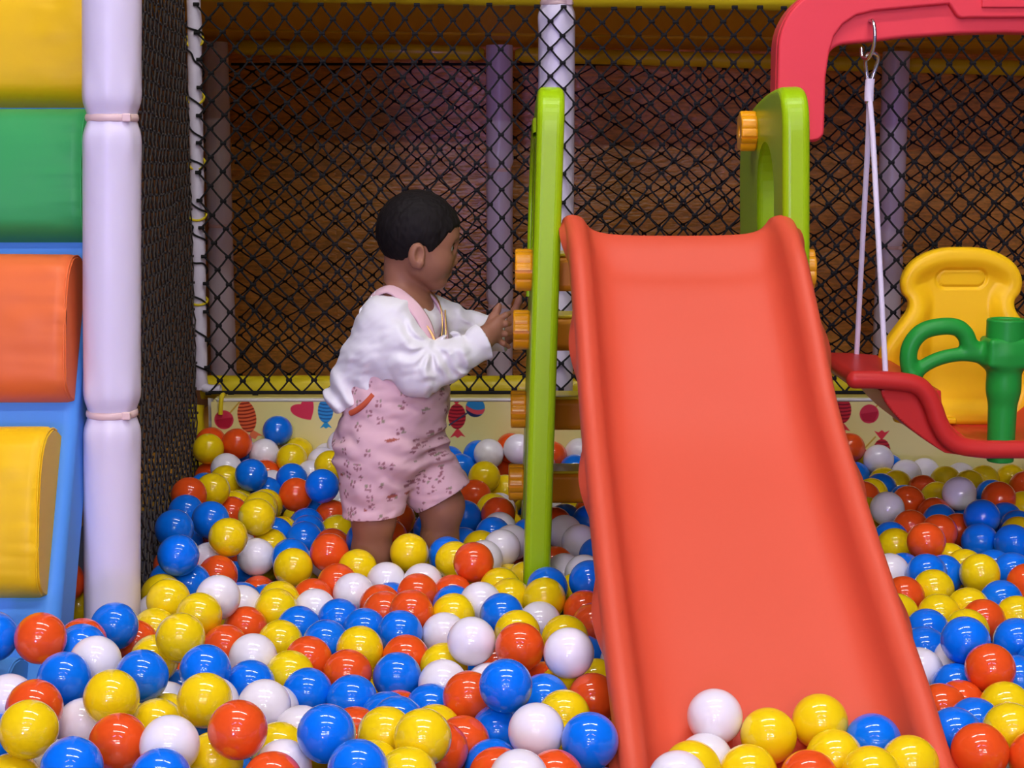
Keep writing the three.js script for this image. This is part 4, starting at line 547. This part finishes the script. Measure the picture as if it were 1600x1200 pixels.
{
  const geo = new THREE.SphereGeometry(BALL_R, 44, 30), mats = {};
  for (const k in BALL_COLORS) mats[k] = phy(BALL_COLORS[k], 0.35, { clearcoat: 1, clearcoatRoughness: 0.035, specularIntensity: 0.2 });
  const bedTop = d => lerpTable([[1.56, 0.085], [1.64, 0.088], [1.73, 0.105], [1.827, 0.150], [1.932, 0.221], [2.027, 0.279], [2.204, 0.395], [2.435, 0.597], [2.63, 0.76]], d);
  const place = (x, y, z) => {
    const d = -z;
    if (x > 0.13 && x < 0.53 && d < 2.1 && y > bedTop(d) - 0.075) return ['on the red slide foot', 'on the foot of the slide'];
    if (x > 0.42) return d > 2.62 ? ['under the swing seat', 'under the swing seat'] : ['on the swing side of the slide', 'beside the slide on its swing side'];
    if (d > 3.3) return ['by the candy board', 'along the candy board'];
    if (x > -0.04 && d > 2.55) return ['by the lime panel foot', 'at the foot of the ladder panel'];
    if (x < -0.38 && d > 2.5) return ['along the side netting', 'heaped along the side netting'];
    if (d > 2.62) return ["around the child's legs", "around the child's legs"];
    if (x < -0.42) return ['before the padded ladder', 'before the padded ladder'];
    return ['in the pit middle', 'in the open middle of the pit'];
  };
  const taken = [], all = [];
  for (const color in SEEN) for (let i = 0; i < SEEN[color].length; i += 3) all.push([SEEN[color][i], SEEN[color][i + 1], SEEN[color][i + 2], color]);
  const count = ['no', 'one', 'two', 'three', 'four', 'five', 'six', 'seven', 'eight', 'nine'];
  const beside = (x, y, z) => { const n = {}; for (const b of all) { const d = hyp(b[0] - x, b[1] - y, b[2] - z); if (d > 1 && d < 79) n[b[3]] = (n[b[3]] ?? 0) + 1; } const w = Object.keys(n).map(c => `${count[n[c]]} ${c}`); return w.length ? `, touching ${w.join(', ')}` : ', touching no other top ball'; };
  for (const color in SEEN) {
    const a = SEEN[color];
    for (let i = 0; i < a.length; i += 3) {
      const [x, y, z] = [a[i] / 1000, a[i + 1] / 1000, a[i + 2] / 1000], m = new THREE.Mesh(geo, mats[color]), [where, group] = place(x, y, z);
      m.name = numbered('pit_ball'); m.position.set(x, y, z); m.rotation.set(rnd() * 6, rnd() * 6, 0); m.castShadow = m.receiveShadow = true;
      const top = color === 'blue' && z < -3.55 && y > 0.205;
      tag(m, top ? 'blue plastic ball perched highest against the candy printed board' : `${color} ball ${where}${beside(a[i], a[i + 1], a[i + 2])}`, 'ball', top ? undefined : `${color} balls ${group}`); if (top) m.userData.label = 'blue plastic ball perched highest against the candy printed board';
      scene.add(m); taken.push([x, y, z]);
    }
  }
  // the balls underneath, and those that hardly show
  const rest = [], names = Object.keys(BALL_COLORS);
  for (const color in HALF_SEEN) { const a = HALF_SEEN[color]; for (let i = 0; i < a.length; i += 3) { const p = [a[i] / 1000, a[i + 1] / 1000, a[i + 2] / 1000]; rest.push([...p, color]); taken.push(p); } }
  const cell = 0.08, bins = new Map(), key = (x, y, z) => `${Math.floor(x / cell)},${Math.floor(y / cell)},${Math.floor(z / cell)}`, put = p => { const k = key(...p); if (!bins.has(k)) bins.set(k, []); bins.get(k).push(p); };
  taken.forEach(put); const tops = taken.slice();
  const seg = (p, a, b) => { const ab = [b[0] - a[0], b[1] - a[1], b[2] - a[2]], t = Math.min(1, Math.max(0, ((p[0] - a[0]) * ab[0] + (p[1] - a[1]) * ab[1] + (p[2] - a[2]) * ab[2]) / (ab[0] ** 2 + ab[1] ** 2 + ab[2] ** 2))); return hyp(p[0] - a[0] - ab[0] * t, p[1] - a[1] - ab[1] * t, p[2] - a[2] - ab[2] * t); };
  const solids = [[[-0.62, 0, -2.44], [-0.60, 0.6, -2.44], 0.045], [[-0.258, 0, -2.84], [-0.25, 0.25, -2.825], 0.037], [[-0.148, 0, -2.92], [-0.13, 0.26, -2.90], 0.037], [[-0.26, 0.02, -2.845], [-0.21, 0.02, -2.80], 0.026], [[-0.156, 0.02, -2.926], [-0.10, 0.02, -2.888], 0.026], [[0.04, 0, -2.69], [0.05, 0.5, -2.69], 0.055], [[0.485, 0, -2.69], [0.48, 0.5, -2.69], 0.055], [[0.04, 0.05, -3.24], [0.045, 0.5, -3.12], 0.055], [[0.485, 0.05, -3.24], [0.48, 0.5, -3.12], 0.055], [[0, 0.223, -3.10], [0.52, 0.223, -3.10], 0.055], [[1.254, 0, -2.96], [1.254, 0.5, -2.96], 0.055]];
  const free = p => {
    const [x, y, z] = p, d = -z;
    if (x < -0.63 && d > 2.12 && d < 2.43) return false; if (x < -0.95 && d > 2.12) return false; if (d > 2.47 && x < -0.607 - 0.105 * (d - 2.47) + 0.038) return false; if (d > 3.66) return false;
    if (x < -1.12 || x > 1.56 || d < 1.28) return false;
    if (x > 0.05 && x < 0.58 && d < 2.78 && y + 0.035 > bedTop(d) - 0.095) return false;
    if (x < -0.62 && d > 1.98 && d < 2.3 && y < 0.16) return false;
    for (const [a, b, r] of solids) if (seg(p, a, b) < r + 0.035) return false;
    const i = Math.floor(x / cell), j = Math.floor(y / cell), k = Math.floor(z / cell);
    for (let a = -1; a <= 1; a++) for (let b = -1; b <= 1; b++) for (let c = -1; c <= 1; c++) for (const q of bins.get(`${i + a},${j + b},${k + c}`) ?? []) if (hyp(x - q[0], y - q[1], z - q[2]) < 0.068) return false;
    return true;
  };
  for (const [n, lift] of [[26000, 0], [9000, 1]]) for (let t = 0; t < n; t++) {
    const x = -1.12 + rnd() * 2.68, z = -1.28 - rnd() * 2.4; let hi = 9, cnt = 0;
    for (const q of tops) { const h = hyp(x - q[0], z - q[2]); if (h < 0.10) { hi = Math.min(hi, q[1] + (h > 0.07 ? 0.0 : -0.02)); cnt++; } }
    const lim = cnt ? hi - 0.028 : 0.15, y = lift ? 0.035 + rnd() * Math.max(0.005, lim - 0.035) : Math.max(0.035, lim - 0.02 * rnd() - 0.0);
    const p = [x, y, z]; if (lim < 0.035 || !free(p)) continue;
    put(p); rest.push([...p, names[Math.floor(rnd() * 4)]]);
  }
  const im = new THREE.InstancedMesh(new THREE.SphereGeometry(BALL_R, 28, 20), phy(0xffffff, 0.35, { clearcoat: 1, clearcoatRoughness: 0.035, specularIntensity: 0.2 }), rest.length), mtx = new THREE.Matrix4();
  rest.forEach(([x, y, z, c], i) => { im.setMatrixAt(i, mtx.makeTranslation(x, y, z)); im.setColorAt(i, BALL_COLORS[c]); });
  im.name = 'lower_layer_balls'; im.castShadow = im.receiveShadow = true; im.userData = { kind: 'stuff', label: 'mixed plastic balls filling the pit below the top layer', category: 'balls' }; scene.add(im);
}
shade(scene);
renderer.render(scene, camera);
